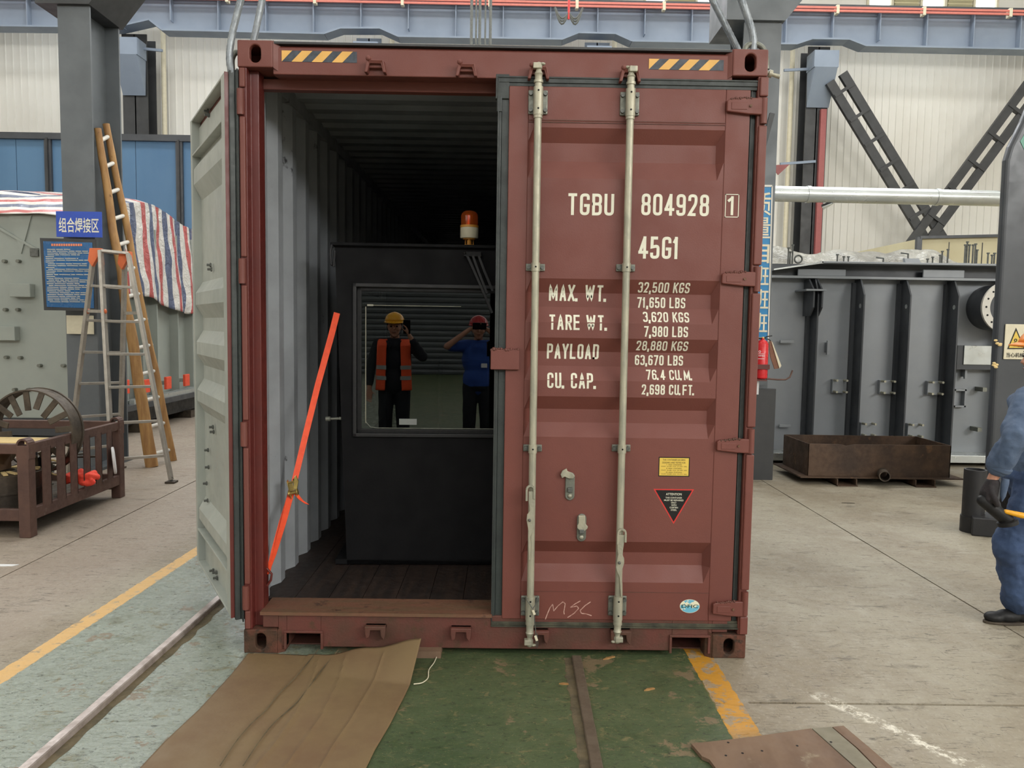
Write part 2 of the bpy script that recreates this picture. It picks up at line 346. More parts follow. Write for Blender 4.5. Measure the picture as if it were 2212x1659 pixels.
        if bevel:
            md = o.modifiers.new('b', 'BEVEL'); md.width = bevel; md.segments = seg; md.limit_method = 'ANGLE'; md.angle_limit = radians(35)
        if sub: md = o.modifiers.new('u', 'SUBSURF'); md.levels = sub; md.render_levels = sub
        if smooth and not sub:
            try:
                me.set_sharp_from_angle(angle=radians(40))
            except Exception: pass
        return o
def thing(name, label, cat, loc=(0, 0, 0), group=None):
    o = bpy.data.objects.new(name, None); COL.objects.link(o); o.location = loc; ORG[o.name] = V(loc)
    o.empty_display_size = .1
    return tag(o, label, cat, group)
def tag(o, label, cat, group=None, kind=None):
    o['label'] = label; o['category'] = cat
    if group: o['group'] = group
    if kind: o['kind'] = kind
    return o
def struct(o, label=None):
    o['kind'] = 'structure'
    if label: o['label'] = label
    return o
def box(a, b): return MB().box(a, b)
def text_obj(name, txt, m, parent, center, height, width=None, right=(1, 0, 0), up=(0, 0, 1), off=0., ext=.0006, align='CENTER', bold=0.0):
    c = bpy.data.curves.new(name, 'FONT'); c.body = txt; c.align_x = 'CENTER'; c.align_y = 'CENTER'; c.extrude = 0; c.offset = bold; c.resolution_u = 3
    t = bpy.data.objects.new(name, c); COL.objects.link(t)
    dg = bpy.context.evaluated_depsgraph_get(); dg.update()
    me = bpy.data.meshes.new_from_object(t.evaluated_get(dg)); bpy.data.objects.remove(t)
    if not me.vertices: return None
    xs = [v.co.x for v in me.vertices]; ys = [v.co.y for v in me.vertices]
    cx, cy = (min(xs)+max(xs))/2, (min(ys)+max(ys))/2
    sy = height/(max(ys)-min(ys)); sx = width/(max(xs)-min(xs)) if width else sy
    R, U = V(right), V(up); c0 = V(center)-org(parent)
    for v in me.vertices: v.co = c0+R*((v.co.x-cx)*sx)+U*((v.co.y-cy)*sy)
    me.materials.clear(); me.materials.append(M[m]); o = bpy.data.objects.new(name, me); COL.objects.link(o); o.name = name
    if parent: o.parent = parent; ORG[o.name] = org(parent)
    return o

# ================================================================== THE SETTING
# floor: slabs with real joints between them
fr_ = box((-17, -20.3, -.3), (17, 17.3, -.03)).build('floor', 'dirt'); struct(fr_)
def slab(x0, x1, y0, y1, skew=.0):
    k = MB(); g = .004
    def ex(x, y): return x + (skew*y if x not in (-17, 17) else 0)
    n = 60
    def edge(x, s):
        return [(ex(x, y0+(y1-y0)*i/n)+s*(g+.006*abs(noise.noise(V((x*3, (y0+(y1-y0)*i/n)*9, 0))))), y0+(y1-y0)*i/n) for i in range(n+1)]
    L = edge(x0, 1) if x0 not in (-17, 1.1) else [(ex(x0, y), y) for _, y in edge(x0, 1)]
    R_ = edge(x1, -1) if x1 not in (17, 1.1) else [(ex(x1, y), y) for _, y in edge(x1, 1)]
    vs = []; fs = []
    for (a, b), (c, d) in zip(L, R_): vs += [(a, b, 0), (c, d, 0), (a, b, -.03), (c, d, -.03)]
    for i in range(n):
        q = 4*i; fs += [(q, q+1, q+5, q+4), (q+2, q, q+4, q+6), (q+1, q+3, q+7, q+5)]
    fs += [(0, 2, 3, 1), (4*n, 4*n+1, 4*n+3, 4*n+2)]
    k.add(vs, fs); k.build('slab', 'floor', fr_)
slab(-17, -3.09, -20, 17); slab(-3.09, 1.1, -20, 17)
for a, b in ((1.1, 2.80), (2.80, 17)):
    slab(a, b, -20, -.458); slab(a, b, -.442, 17)
# crack between the two right front slabs is the gap at Y = -0.45

def corrugated(x0, x1, z0, z1, y, pitch=.19, d=.02, w=.028):
    """upright cladding sheet along X with narrow ribs towards -Y"""
    k = MB(); xs = []; x = x0
    while x < x1:
        xs += [(x, 0), (x+w*.4, -d), (x+w, -d), (x+w*1.4, 0)]; x += pitch
    xs.append((x1, 0)); n = len(xs)
    k.add([(a, y+b, z) for z in (z0, z1) for a, b in xs], [(i, i+1, n+i+1, n+i) for i in range(n-1)]); return k
YB = 16.9
wb = corrugated(-17, 17, 0, 9.55, YB).build('wall_back', 'wallpanel'); struct(wb)
# window band in the far wall: glazed panes between louvred panels
wx0 = P(1390, 20, YB).x; pw = (P(2155, 30, YB).x-P(2100, 30, YB).x)
panes = []
spans = []
for a, b in ((120, 165), (170, 215), (480, 520), (555, 595), (640, 700), (905, 960), (1390, 1440), (1501, 1560), (1871, 1928), (1986, 2043), (2100, 2155)):
    spans.append((P(a, 20, YB).x, P(b, 20, YB).x))
upper = MB(); prev = -17.
for a, b in spans:
    if a > prev+.05: upper.box((prev, YB, 9.55), (a, YB+.1, 11.8))
    prev = b
upper.box((prev, YB, 9.55), (17, YB+.1, 11.8)); upper.box((-17, YB, 11.8), (17, YB+.1, 13))
upper.build('upper_cladding', 'wallpanel', wb)
for i, (a, b) in enumerate(spans):
    w = MB(); t = .06
    for q in ((a, a+t), (b-t, b)): w.box((q[0], YB-.05, 9.5), (q[1], YB+.1, 11.8))
    w.box((a, YB-.05, 9.5), (b, YB+.1, 9.56)); w.box((a, YB-.05, 11.74), (b, YB+.1, 11.8)); w.box((a, YB-.03, 10.6), (b, YB+.08, 10.66))
    o = w.build('window_%d' % (i+1), 'cream'); struct(o)
    for z0, z1 in ((9.56, 10.6), (10.66, 11.74)): MB().box((a+t, YB+.04, z0), (b-t, YB+.06, z1)).build('pane', 'pane', o)
# louvred panels between the panes on the right
for a, b in ((1440, 1501), (1560, 1592), (1928, 1986), (2043, 2100)):
    xa, xb = P(a, 20, YB).x+.03, P(b, 20, YB).x-.03; k = box((xa, YB-.02, 9.6), (xb, YB+.02, 11.7))
    fra = k.build('louvre_panel', 'booth', wb)
    for j in range(20):
        z = 9.64+j*.1; MB().add([(xa, YB-.02, z), (xb, YB-.02, z), (xb, YB-.08, z+.05), (xa, YB-.08, z+.05), (xa, YB-.02, z+.07), (xb, YB-.02, z+.07)], [(0, 1, 2, 3), (3, 2, 5, 4)]).build('louvre', 'booth', fra)
wl_ = corrugated(-20, 17, 0, 13, 0).xf(Matrix.Translation((-17, 0, 0)) @ Matrix.Rotation(radians(90), 4, 'Z')).build('wall_left', 'wallpanel'); struct(wl_)
wr_ = corrugated(-17, 20, 0, 13, 0).xf(Matrix.Translation((17, 0, 0)) @ Matrix.Rotation(radians(-90), 4, 'Z')).build('wall_right', 'wallpanel'); struct(wr_)
wf = MB().box((-17, -20.2, 0), (-4.6, -20, 7.6)).box((1.2, -20.2, 0), (17, -20, 7.6)).box((-4.6, -20.2, 5.4), (1.2, -20, 7.6)).box((-17, -20.2, 11), (17, -20, 13)).build('wall_front', 'wallpanel'); struct(wf)
dr = MB()
for i in range(30): dr.lathe((-4.6, -20.05, .09+i*.18), [(.1, 0), (.1, 5.8)], 8, (1, 0, 0))
struct(dr.build('door_1', 'colgrey', smooth=True))
for i in range(14):
    x = -16.8+i*2.4
    fo = MB().box((x, -20.1, 7.6), (x+.08, -19.95, 11)).box((x+2.32, -20.1, 7.6), (x+2.4, -19.95, 11)).box((x, -20.1, 7.6), (x+2.4, -19.95, 7.7)).box((x, -20.1, 10.9), (x+2.4, -19.95, 11)).build('window_%d' % (i+20), 'cream'); struct(fo)
    box((x+.08, -20.06, 7.7), (x+2.32, -20.03, 10.9)).build('pane', 'pane', fo)
cl = MB()
zc = 13.
segs = [-20.3, -8.9, -7.1, .6, 2.4, 8.1, 9.9, 17.2]
for a, b in zip(segs[::2], segs[1::2]): cl.box((-17, a, zc), (17, b, zc+.15))
ceil = cl.build('ceiling', 'wallpanel'); struct(ceil)
for a, b in zip(segs[1:-1:2], segs[2::2]): box((-17, a, zc+.05), (17, b, zc+.08)).build('roof_light', 'pane', ceil)

# ================================================================== FAR STRUCTURE
YG = 15.6
def Pz(x, y, Y): return P(x, y, Y)
# crane girder with dapped ends over each wall column
gz = lambda px, py: P(px, py, YG)
bot = []
for px, py in ((-300, 50), (-20, 55), (250, 58), (320, 42), (322, 42), (350, 64), (700, 72), (735, 60), (820, 60), (860, 78), (1215, 84), (1250, 70), (1330, 72), (1365, 88), (1690, 94), (1722, 94), (1755, 83), (1835, 84), (1870, 98), (2500, 112)):
    p = gz(px, py); bot.append((p.x, p.z))
bot = [(x, z) for x, z in bot]
gtop = 9.42
gd = MB(); poly = [(x, YG, z) for x, z in bot]+[(bot[-1][0], YG, gtop), (bot[0][0], YG, gtop)]
gr = thing('crane_girder', 'long grey crane girder running across the far wall under the windows', 'girder', (0, YG, 8.4))
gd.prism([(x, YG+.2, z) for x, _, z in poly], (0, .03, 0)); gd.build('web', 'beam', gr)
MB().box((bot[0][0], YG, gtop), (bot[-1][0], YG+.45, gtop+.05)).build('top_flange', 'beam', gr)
fl_ = MB()
for (x0, z0), (x1, z1) in zip(bot[:-1], bot[1:]):
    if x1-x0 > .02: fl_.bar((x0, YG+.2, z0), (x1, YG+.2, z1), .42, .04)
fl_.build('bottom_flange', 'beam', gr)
x = bot[0][0]+.5
while x < bot[-1][0]:
    zb = max(z for (a, z), (b, _) in zip(bot, bot[1:]) if a <= x+.6 and b >= x-.6)
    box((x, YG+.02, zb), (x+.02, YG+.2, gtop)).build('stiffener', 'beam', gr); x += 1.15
MB().box((bot[0][0], YG+.15, gtop+.05), (bot[-1][0], YG+.25, gtop+.17)).build('crane_rail', 'coldark', gr)
rr = thing('conductor_rail', 'thin orange-red conductor rail along the top of the far girder', 'rail', (0, YG, 9.2))
for j in range(2): box((bot[0][0], YG-.14, gtop-.12+j*.075), (bot[-1][0], YG-.10, gtop-.07+j*.075)).build('rail', 'redrail', rr)
for i in range(12):
    x = -11+i*2.1; box((x, YG-.15, gtop-.16), (x+.07, YG-.005, gtop+.04)).build('holder', 'cream', rr)
# crane carriage on the girder
ca = thing('crane_carriage', 'red end carriage of the travelling crane on the far girder', 'crane', (0, YG, 9.5))
xa, xb = P(935, 0, YG).x, P(1205, 0, YG).x
box((xa, YG-.05, 9.66), (xb, YG+.45, 10.1)).build('body', 'cranered', ca, .02)
for x in (xa+.12, xb-.12): MB().lathe((x, YG+.1, 9.77), [(.17, 0), (.17, .02), (.14, .03), (.14, .11), (.17, .12), (.17, .14)], 20, (0, 1, 0)).build('wheel', 'coldark', ca, smooth=True)
box((P(930, 0, YG).x-.25, YG, 9.66), (xa, YG+.3, 9.8)).build('buffer', 'coldark', ca); box((xb, YG, 9.66), (xb+.25, YG+.3, 9.8)).build('buffer', 'coldark', ca)
# hoist chains hanging in the distance
hc_ = thing('hoist_chains', 'bundle of thin vertical hoist chains hanging in front of the far girder above the container', 'chain', tuple(P(1040, 5, 13.5)))
for i, px in enumerate((1019, 1029, 1037, 1049, 1060)):
    p = P(px, 5, 13.5); MB().tube([(p.x, 13.5, 9.9), (p.x, 13.5, 6.6)], .022 if i % 2 else .035, 6).build('chain', 'bolt', hc_)
# pendant cable bundle
bp = MB(); c = P(1228, 20, 13.5)
for dx in (-.3, .3):
    for j in range(3):
        pts = [(c.x+dx*(t/8), 13.4, c.z-.1-.30*sin(pi*t/8)*(1-.2*j)+.1*(t/8)) for t in range(9)]; bp.tube(pts, .02, 6)
pb = thing('cable_festoon', 'looped grey cables hanging from a red rod below the crane', 'cable', tuple(c))
bp.build('cable_loops', 'bolt', pb, smooth=True); MB().tube([(c.x, 13.4, c.z+.5), (c.x, 13.4, c.z-.25)], .025, 8).build('rod', 'cranered', pb)

# wall columns of the far wall
YW = 16.1
def ibeam(k, x, y, z0, z1, w, d, t=.02):     # flanges facing -Y
    k.box((x-w/2, y, z0), (x+w/2, y+t, z1)).box((x-w/2, y+d-t, z0), (x+w/2, y+d, z1)).box((x-t/2, y, z0), (x+t/2, y+d, z1)); return k
labs = {290: 'dark far wall column beside the white downpipe on the left, behind the ladder side', 797: 'short visible stub of far wall column above the left half of the container', 1290: 'short visible stub of far wall column above the closed container door', 1770: 'dark far wall column with a red strip beside the diagonal braces'}
for px in (290, 797, 1290, 1770):
    p = P(px, 100, YW); w = .62 if px != 1770 else .55
    t = thing('wall_column', labs[px], 'column', (p.x, YW, 0))
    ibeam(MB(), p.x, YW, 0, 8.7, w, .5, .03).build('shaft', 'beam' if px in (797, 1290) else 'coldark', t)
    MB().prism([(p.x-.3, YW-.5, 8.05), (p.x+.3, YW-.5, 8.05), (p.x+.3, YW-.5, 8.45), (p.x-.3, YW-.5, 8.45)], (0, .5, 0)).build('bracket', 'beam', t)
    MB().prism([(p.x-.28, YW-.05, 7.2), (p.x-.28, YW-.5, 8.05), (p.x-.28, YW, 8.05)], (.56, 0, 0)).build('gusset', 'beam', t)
    d = MB().tube([(p.x+(.5 if px < 1700 else -.48), YW+.5, 0), (p.x+(.5 if px < 1700 else -.48), YW+.5, 9.4)], .06, 12)
    o = d.build('downpipe', 'cream', smooth=True)
    tag(o, {290: 'white downpipe on the far wall right of the left wall column', 797: 'pale downpipe stub on the far wall above the container, right of a column', 1290: 'pale downpipe stub above the container, right of the second column stub', 1770: 'white downpipe on the far wall left of the braced column'}[px], 'pipe')
    for pz in ((150, 350) if px == 1770 else (105,)):
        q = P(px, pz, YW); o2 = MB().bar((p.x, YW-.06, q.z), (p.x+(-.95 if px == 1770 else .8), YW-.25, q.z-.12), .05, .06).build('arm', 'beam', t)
p = P(1783, 300, YW-.1); o = box((P(1779, 150, YW-.1).x-.02, YW-.12, 1), (P(1779, 150, YW-.1).x+.12, YW-.02, 7.15)).build('red_strip', 'pinkred')
tag(o, 'faded red steel strip running down the braced far column', 'strip')
# X bracing: double bars with batten plates
def brace(name, label, a, b, Y, gap, n=7):
    p, q = P(*a, Y), P(*b, Y); d = (q-p).normalized(); nrm = V((d.z, 0, -d.x))
    t = thing(name, label, 'brace', tuple((p+q)/2))
    for s in (-1, 1): MB().bar(p+nrm*gap*s, q+nrm*gap*s, .1, gap*1.15, nrm).build('bar', 'coldark', t)
    for i in range(n):
        c = p.lerp(q, (i+.5)/n); MB().bar(c-nrm*gap*1.5, c+nrm*gap*1.5, .14, .08, d).build('batten', 'coldark', t)
brace('diagonal_brace', 'dark laced diagonal brace falling from the red-striped column to the right', (1806, 168), (2032, 540), 15.75, .19)
brace('diagonal_brace', 'dark laced diagonal brace rising to the right edge of the photo', (2260, 150), (1958, 560), 15.7, .17)
# galvanised duct, flood lamp, flag
a, b = P(1560, 416, 9.5), P(2300, 432, 9.5)
du = thing('galvanised_duct', 'long horizontal galvanised duct in front of the diagonal braces', 'duct', tuple(a))
r_ = .13; pts = [a.lerp(b, i/8) for i in range(9)]
MB().tube(pts, r_, 24).build('pipe', 'duct', du, smooth=True)
for i in (2, 5, 7): MB().tube([pts[i]-V((.03, 0, 0)), pts[i]+V((.03, 0, 0))], r_+.012, 24).build('joint_band', 'duct', du, smooth=True)
c = P(1787, 449, 9.6); la = thing('flood_lamp', 'small white flood lamp hanging below the galvanised duct', 'lamp', tuple(c))
MB().prism([c+V((-.11, -.02, .02)), c+V((.03, -.1, .07)), c+V((.09, -.02, .07)), c+V((-.03, .1, -.01))], (0, 0, .03)).build('lamp_head', 'coldark', la)
MB().prism([c+V((-.10, -.03, .0)), c+V((.03, -.12, .055)), c+V((.08, -.03, .055)), c+V((-.03, .08, -.02))], (0, 0, .012)).build('lamp_glass', 'lampface', la)
MB().tube([c+V((.0, 0, .08)), c+V((.05, 0, .22))], .012, 8).build('bracket', 'coldark', la)
q = [P(1664, 357, 5.0), P(1706, 355, 5.0), P(1681, 378, 5.0)]
fg = MB().prism(q, (0, .01, 0)).build('red_pennant', 'pinkred'); tag(fg, 'small red triangular pennant hanging right of the banner column', 'flag')
# blue partition behind the tarpaulins
bp = thing('blue_partition', 'tall blue panelled partition behind the striped tarpaulins', 'partition', (-8, 13, 0))
zt = P(200, 290, 13).z
edges = [P(-330, 400, 13).x, P(-100, 400, 13).x, P(108, 400, 13).x, P(390, 400, 13).x, P(640, 400, 13).x]
for a, b in zip(edges[:-1], edges[1:]):
    n = 3
    for i in range(n):
        xa = a+.06+(b-a-.12)*i/n; xb = a+.06+(b-a-.12)*(i+1)/n; box((xa+.006, 13, .1), (xb-.006, 13.04, zt-.12)).build('panel', 'blue', bp, .006, seg=1)
for x in edges: box((x-.07, 12.94, 0), (x+.07, 13.1, zt)).build('post', 'tankdark', bp)
box((edges[0], 12.92, zt-.13), (edges[-1], 13.1, zt)).build('top_rail', 'tankdark', bp); box((edges[0], 12.92, 0), (edges[-1], 13.1, .12)).build('bottom_rail', 'tankdark', bp)
for px in (108, 390): x = P(px, 400, 13).x; box((x-.02, 12.9, 0), (x+.02, 12.95, zt-.1)).build('seam_trim', 'coldark', bp)

# near building columns
def hcol(name, label, x0, x1, y, dpt, z1, mat_):
    t = thing(name, label, 'column', ((x0+x1)/2, y, 0)); w = x1-x0; xc = (x0+x1)/2
    box((x0, y, 0), (x1, y+.025, z1)).build('front_flange', mat_, t); box((x0, y+dpt-.025, 0), (x1, y+dpt, z1)).build('rear_flange', mat_, t)
    box((xc-.015, y+.02, 0), (xc+.015, y+dpt, z1)).build('web', mat_, t)
    box((x0-.05, y-.05, 0), (x1+.05, y+dpt+.05, .03)).build('base_plate', mat_, t)
    return t
xl0, xl1 = P(137, 500, 4.6).x, P(205, 500, 4.6).x
cL = hcol('steel_column', 'grey steel column on the left carrying the blue Chinese sign, behind the ladders', xl0, xl1, 4.6, .62, 9, 'colgrey')
xr0, xr1 = P(1600, 600, 4.6).x-.06, P(1667, 600, 4.6).x
cR = hcol('steel_column', 'grey steel column right behind the container carrying the blue banner', xr0, xr1, 4.6, .5, 9, 'colgrey')
for t, xa, xb, s in ((cR, xr0, xr1, 1), (cL, xl0, xl1, 1)):
    zz = P(1680, 48, 4.6).z if t is cR else P(150, 12, 4.6).z
    MB().prism([(xa-.2, 4.55, zz), (xb+.02, 4.55, zz), (xb+.5, 4.55, zz+.6), (xa-.2, 4.55, zz+.6)], (0, .7, 0)).build('bracket', 'coldark' if t is cL else 'colgrey', t)
box((xr0+.05, 4.5, 0), (xr1+.06, 4.56, P(1650, 840, 4.5).z)).build('lower_guard', 'coldark', cR)
# lever bar fixed on the column
MB().bar(P(1668, 245, 4.5), P(1648, 320, 4.5), .03, .05).build('lever', 'coldark', cR)

# ================================================================== THE CONTAINER
CT = thing('shipping_container', 'maroon high-cube shipping container with one door open, standing on the green floor', 'container', (0, 0, 0))
HW = 1.225; ZT = 2.90; LEN = 12.19
def oval(cx, cz, rx, rz, n=24):                # slot shape, upright
    pts = []
    for i in range(n):
        a = 2*pi*i/n; s = sin(a); c = cos(a); k = rz-rx
        pts.append((cx+rx*c, cz+rx*s+(k if s > 1e-6 else -k if s < -1e-6 else 0)))
    return pts
def holed_plate(k, x0, x1, z0, z1, y0, y1, hole):
    """front plate with an oval hole: ring of quads between outline and hole, plus tunnel and sides"""
    n = len(hole); cx = sum(p[0] for p in hole)/n; cz = sum(p[1] for p in hole)/n; out = []
    for hx, hz in hole:
        dx, dz = hx-cx, hz-cz
        t = min([((x1 if dx > 0 else x0)-cx)/dx if abs(dx) > 1e-6 else 9e9, ((z1 if dz > 0 else z0)-cz)/dz if abs(dz) > 1e-6 else 9e9])
        out.append((cx+dx*t, cz+dz*t))
    # snap nearest to the four corners
    for c in ((x0, z0), (x0, z1), (x1, z0), (x1, z1)):
        j = min(range(n), key=lambda i: (out[i][0]-c[0])**2+(out[i][1]-c[1])**2); out[j] = c
    vs = [(x, y0, z) for x, z in out]+[(x, y0, z) for x, z in hole]+[(x, y1, z) for x, z in hole]+[(x, y1, z) for x, z in out]; fs = []
    for i in range(n):
        j = (i+1) % n; fs += [(i, j, n+j, n+i), (n+i, n+j, 2*n+j, 2*n+i), (3*n+j, 3*n+i, i, j), (2*n+i, 2*n+j, 3*n+j, 3*n+i)]
    return k.add(vs, fs)
def casting(sx, top, mat_):
    x0, x1 = (-HW, -HW+.165) if sx < 0 else (HW-.165, HW)
    z0, z1 = (ZT-.122, ZT) if top else (0, .118)
    cx = (x0+x1)/2-(.0 if sx < 0 else .0); cz = (z0+z1)/2
    k = MB(); holed_plate(k, x0, x1, z0, z1, -.004, .028, oval(cx, cz, .026, .040))
    k.box((x0, .02, z0), (x0+.02, .175, z1)).box((x1-.02, .02, z0), (x1, .175, z1)).box((x0, .15, z0), (x1, .175, z1))
    k.box((x0, .02, z0), (x1, .175, z0+.02)).box((x0, .02, z1-.02), (x1, .175, z1))
    o = k.build('corner_casting', mat_, CT, .006)
    xi = x1 if sx < 0 else x0; d = .03 if sx < 0 else -.03
    MB().add([(xi, -.002, z1), (xi, -.002, z0), (xi+d, .02, z0-.018 if top else z0), (xi+d, .02, z1-.02 if top else z1+.02), (xi, .1, z1), (xi, .1, z0), (xi+d, .1, z0-.018 if top else z0), (xi+d, .1, z1-.02 if top else z1+.02)],
             [(0, 1, 2, 3), (4, 7, 6, 5), (0, 3, 7, 4), (1, 5, 6, 2), (2, 6, 7, 3)]).build('chamfer_plate', mat_, CT)
casting(-1, True, 'red'); casting(1, True, 'red'); casting(-1, False, 'redrust'); casting(1, False, 'redrust')
for x0 in (-HW, HW-.165):
    for z0 in (0, ZT-.122): box((x0, LEN-.16, z0), (x0+.165, LEN, z0+.122)).build('corner_casting', 'redrust', CT, .01)
# door posts: folded section (outer flange, rabbet, inner flange)
def post(s):
    pl = [(HW-.004, .0), (HW-.042, .0), (HW-.042, .050), (HW-.082, .050), (HW-.082, .13), (HW-.060, .18), (HW-.004, .18)]
    return MB().prism([(s*x, y, .118) for x, y in pl], (0, 0, ZT-.24))
post(-1).build('corner_post', 'deepred', CT, .004); post(1).build('corner_post', 'red', CT, .004)
# segmented outer hinge bar on each post, knuckles between
hz = [2.62, 1.845, 1.075, .278]          # hinge heights
def hinge_bar(s):
    zs = [.118]+[z+d for z in reversed(hz) for d in (-.062, .062)]+[ZT-.122]
    for a, b in zip(zs[::2], zs[1::2]):
        box((s*(HW+(.004 if s > 0 else -.010)), -.012, a+.004), (s*(HW-.036), .03, b-.004)).build('hinge_bar', 'red', CT, .006)
    for z in hz: MB().lathe((s*(HW-.014), -.006, z-.058), [(.016, 0), (.016, .116)], 12).build('hinge_knuckle', 'red', CT, smooth=True)
hinge_bar(-1); hinge_bar(1)
# header
zl, zr = 2.752, 2.752
hx0, hx1 = -HW+.19, HW-.19
MB().prism([(hx0-.03, .012, 2.752), (hx0-.03, .012, 2.872), (hx0-.03, .03, 2.888), (hx0-.03, .16, 2.888), (hx0-.03, .16, 2.765), (hx0-.03, .05, 2.752)], (hx1-hx0+.06, 0, 0)).build('door_header', 'red', CT, .004)
MB().box((-HW+.05, .12, 2.715), (HW-.05, .17, 2.765)).build('header_lower_flange', 'red', CT, .004)
box((-HW+.02, .0, 2.886), (HW-.02, .25, 2.896)).build('header_top_plate', 'coldark', CT)
# hazard decals: slanted yellow and black bands
def decal(px0, px1, pyt, pyb, slope, lab, dark):
    a, b = P(px0, pyt), P(px1, pyt+slope*(px1-px0)); h = P(px0, pyt).z-P(px0, pyb).z; w = b.x-a.x; zb = (a.z+b.z)/2-h
    y = .0105; root = box((a.x, y, zb), (b.x, y+.001, zb+h)).build('hazard_decal', dark, CT); root['label'] = lab
    per = w/3.72; k = 0
    for i in range(4):
        x0 = a.x+(i-.5)*per+ (0 if i else 0); 
        top0, top1 = a.x+i*per-.0*per, a.x+i*per+.52*per; sh = per*.52
        q = [(top0, zb+h), (top1, zb+h), (top1-sh, zb), (top0-sh, zb)]
        if i == 0: q = [(a.x, zb+h), (top1, zb+h), (a.x, zb)]
        MB().prism([(x, y-.0006, z) for x, z in q], (0, .0005, 0)).build('yellow_stripe', 'decalyellow', root)
decal(607, 770, 107, 131, .02, 'yellow and black striped decal at left end of header', 'decalblack')
decal(1403, 1565, 125, 148, .02, 'yellow and scuffed grey striped decal at right end of header', 'decalblack')
# cam keepers
def keeper(px, py, top):
    c = P(px, py, -.005); k = MB(); s = 1 if top else -1
    if top:
        k.prism([(c.x-.05, -.03, c.z-.045), (c.x-.038, -.035, c.z+.01), (c.x+.038, -.035, c.z+.01), (c.x+.05, -.03, c.z-.045), (c.x+.036, -.03, c.z-.045), (c.x+.026, -.03, c.z-.005), (c.x-.026, -.03, c.z-.005), (c.x-.036, -.03, c.z-.045)], (0, .045, 0))
        k.sphere((c.x-.03, -.03, c.z+.016), .013, 8); k.box((c.x-.04, -.012, c.z-.02), (c.x+.04, .012, c.z+.012))
    else:
        k.prism([(c.x-.05, -.032, c.z+.02), (c.x+.05, -.032, c.z+.02), (c.x+.05, -.032, c.z-.012), (c.x+.044, -.032, c.z-.05), (c.x+.028, -.032, c.z-.03), (c.x+.024, -.032, c.z), (c.x-.024, -.032, c.z), (c.x-.028, -.032, c.z-.035), (c.x-.044, -.032, c.z-.045), (c.x-.05, -.032, c.z-.012)], (0, .045, 0))
        k.box((c.x-.05, -.012, c.z), (c.x+.05, .012, c.z+.02))
    k.build('cam_keeper', 'redworn' if not top else 'red', CT, .004)
for px, py in ((812, 138), (1008, 146), (1163, 152), (1360, 158)): keeper(px, py, True)
for px, py in ((812, 1358), (996, 1362), (1163, 1368), (1340, 1368)): keeper(px, py, False)
gx0_ = P(1068, 760).x+.005
# sill with the two fork pockets
zs0, zs1 = .030, .195
sx0, sx1 = -HW+.165, HW-.165
pk = [(P(618, 1367).x, P(692, 1367).x, .100), (P(1452, 1375).x, P(1530, 1375).x, .100)]
k = MB(); x = sx0
for a, b, h in pk:
    k.box((x, .01, zs0), (a, .05, zs1)); k.box((a, .01, h), (b, .05, zs1)); x = b
k.box((x, .01, zs0), (sx1, .05, zs1)); k.box((-HW+.09, .01, .125), (sx0, .05, zs1)); k.box((sx1, .01, .125), (HW-.09, .05, zs1))
k.build('door_sill', 'redworn', CT, .003)
for a, b, h in pk:
    k = MB()
    k.box((a-.012, .0, h), (b+.012, .43, h+.012)).box((a-.012, .0, zs0-.01), (a, .43, h)).box((b, .0, zs0-.01), (b+.012, .43, h)); k.box((a-.012, .42, zs0-.01), (b+.012, .43, h+.012)).box((a-.012, .10, .002), (b+.012, .43, .008)); k.build('fork_pocket', 'redworn', CT, .002)  # closing back wall added so the pocket stays dark
MB().box((-HW+.08, -.002, zs1-.006), (gx0_, .20, zs1+.010)).box((gx0_, .06, zs1-.006), (HW-.08, .20, zs1+.010)).build('sill_plate', 'sillworn', CT)
# floor boards
ys = .20; n = 14; w = (2*HW-.04)/n
for i in range(n):
    x0 = -HW+.02+i*w; box((x0+.0015, ys, zs1-.02+random.uniform(-.0015, .0015)), (x0+w-.0015, LEN-.1, zs1+.008)).build('floor_board', 'floorwood', CT)
for s in (-1, 1): box((s*HW, .17, .02), (s*(HW-.015), LEN-.05, .24)).build('bottom_side_rail', 'red', CT)
for s in (-1, 1): MB().box((s*HW, .17, ZT-.14), (s*(HW-.015), LEN-.05, ZT-.02)).mat(1).box((s*(HW-.015), .17, ZT-.10), (s*(HW-.06), LEN-.05, ZT-.02)).build('top_side_rail', ['red', 'greywall'], CT)
for i in range(14): box((-HW+.05, .6+i*.8, .05), (HW-.05, .66+i*.8, .17)).build('cross_member', 'redworn', CT)
# corrugated side walls, rear wall, roof
def side(s):
    prof = []; y = .16; d = .036; px_ = .278
    while y < LEN-.1:
        prof += [(y, 0), (y+.075, 0), (y+.14, d), (y+.21, d)]; y += px_
    xo = HW-.055; k = MB(); n = len(prof)
    k.add([(s*(xo+dx), yy, z) for z in (.18, ZT-.1) for yy, dx in prof], [(i, i+1, n+i+1, n+i) for i in range(n-1)])
    return k.build('side_wall', ['greywall', 'red'], CT)
side(-1); side(1)
k = MB(); n = 60
k.add([(-HW+.05+2*(HW-.05)*i/n, LEN-.1+(.03 if (i//2) % 2 else 0), z) for z in (.18, ZT-.1) for i in range(n+1)], [(i, i+1, n+2+i, n+1+i) for i in range(n)]); k.build('rear_wall', 'greywall', CT)
k = MB(); prof = []; y = .16
while y < LEN-.1: prof += [(y, 0), (y+.07, 0), (y+.1, .02), (y+.17, .02)]; y += .21
n = len(prof); k.add([(x, yy, ZT-.035+dz) for x in (-HW+.03, HW-.03) for yy, dz in prof], [(i, i+1, n+i+1, n+i) for i in range(n-1)]); k.build('roof', 'greywall', CT)

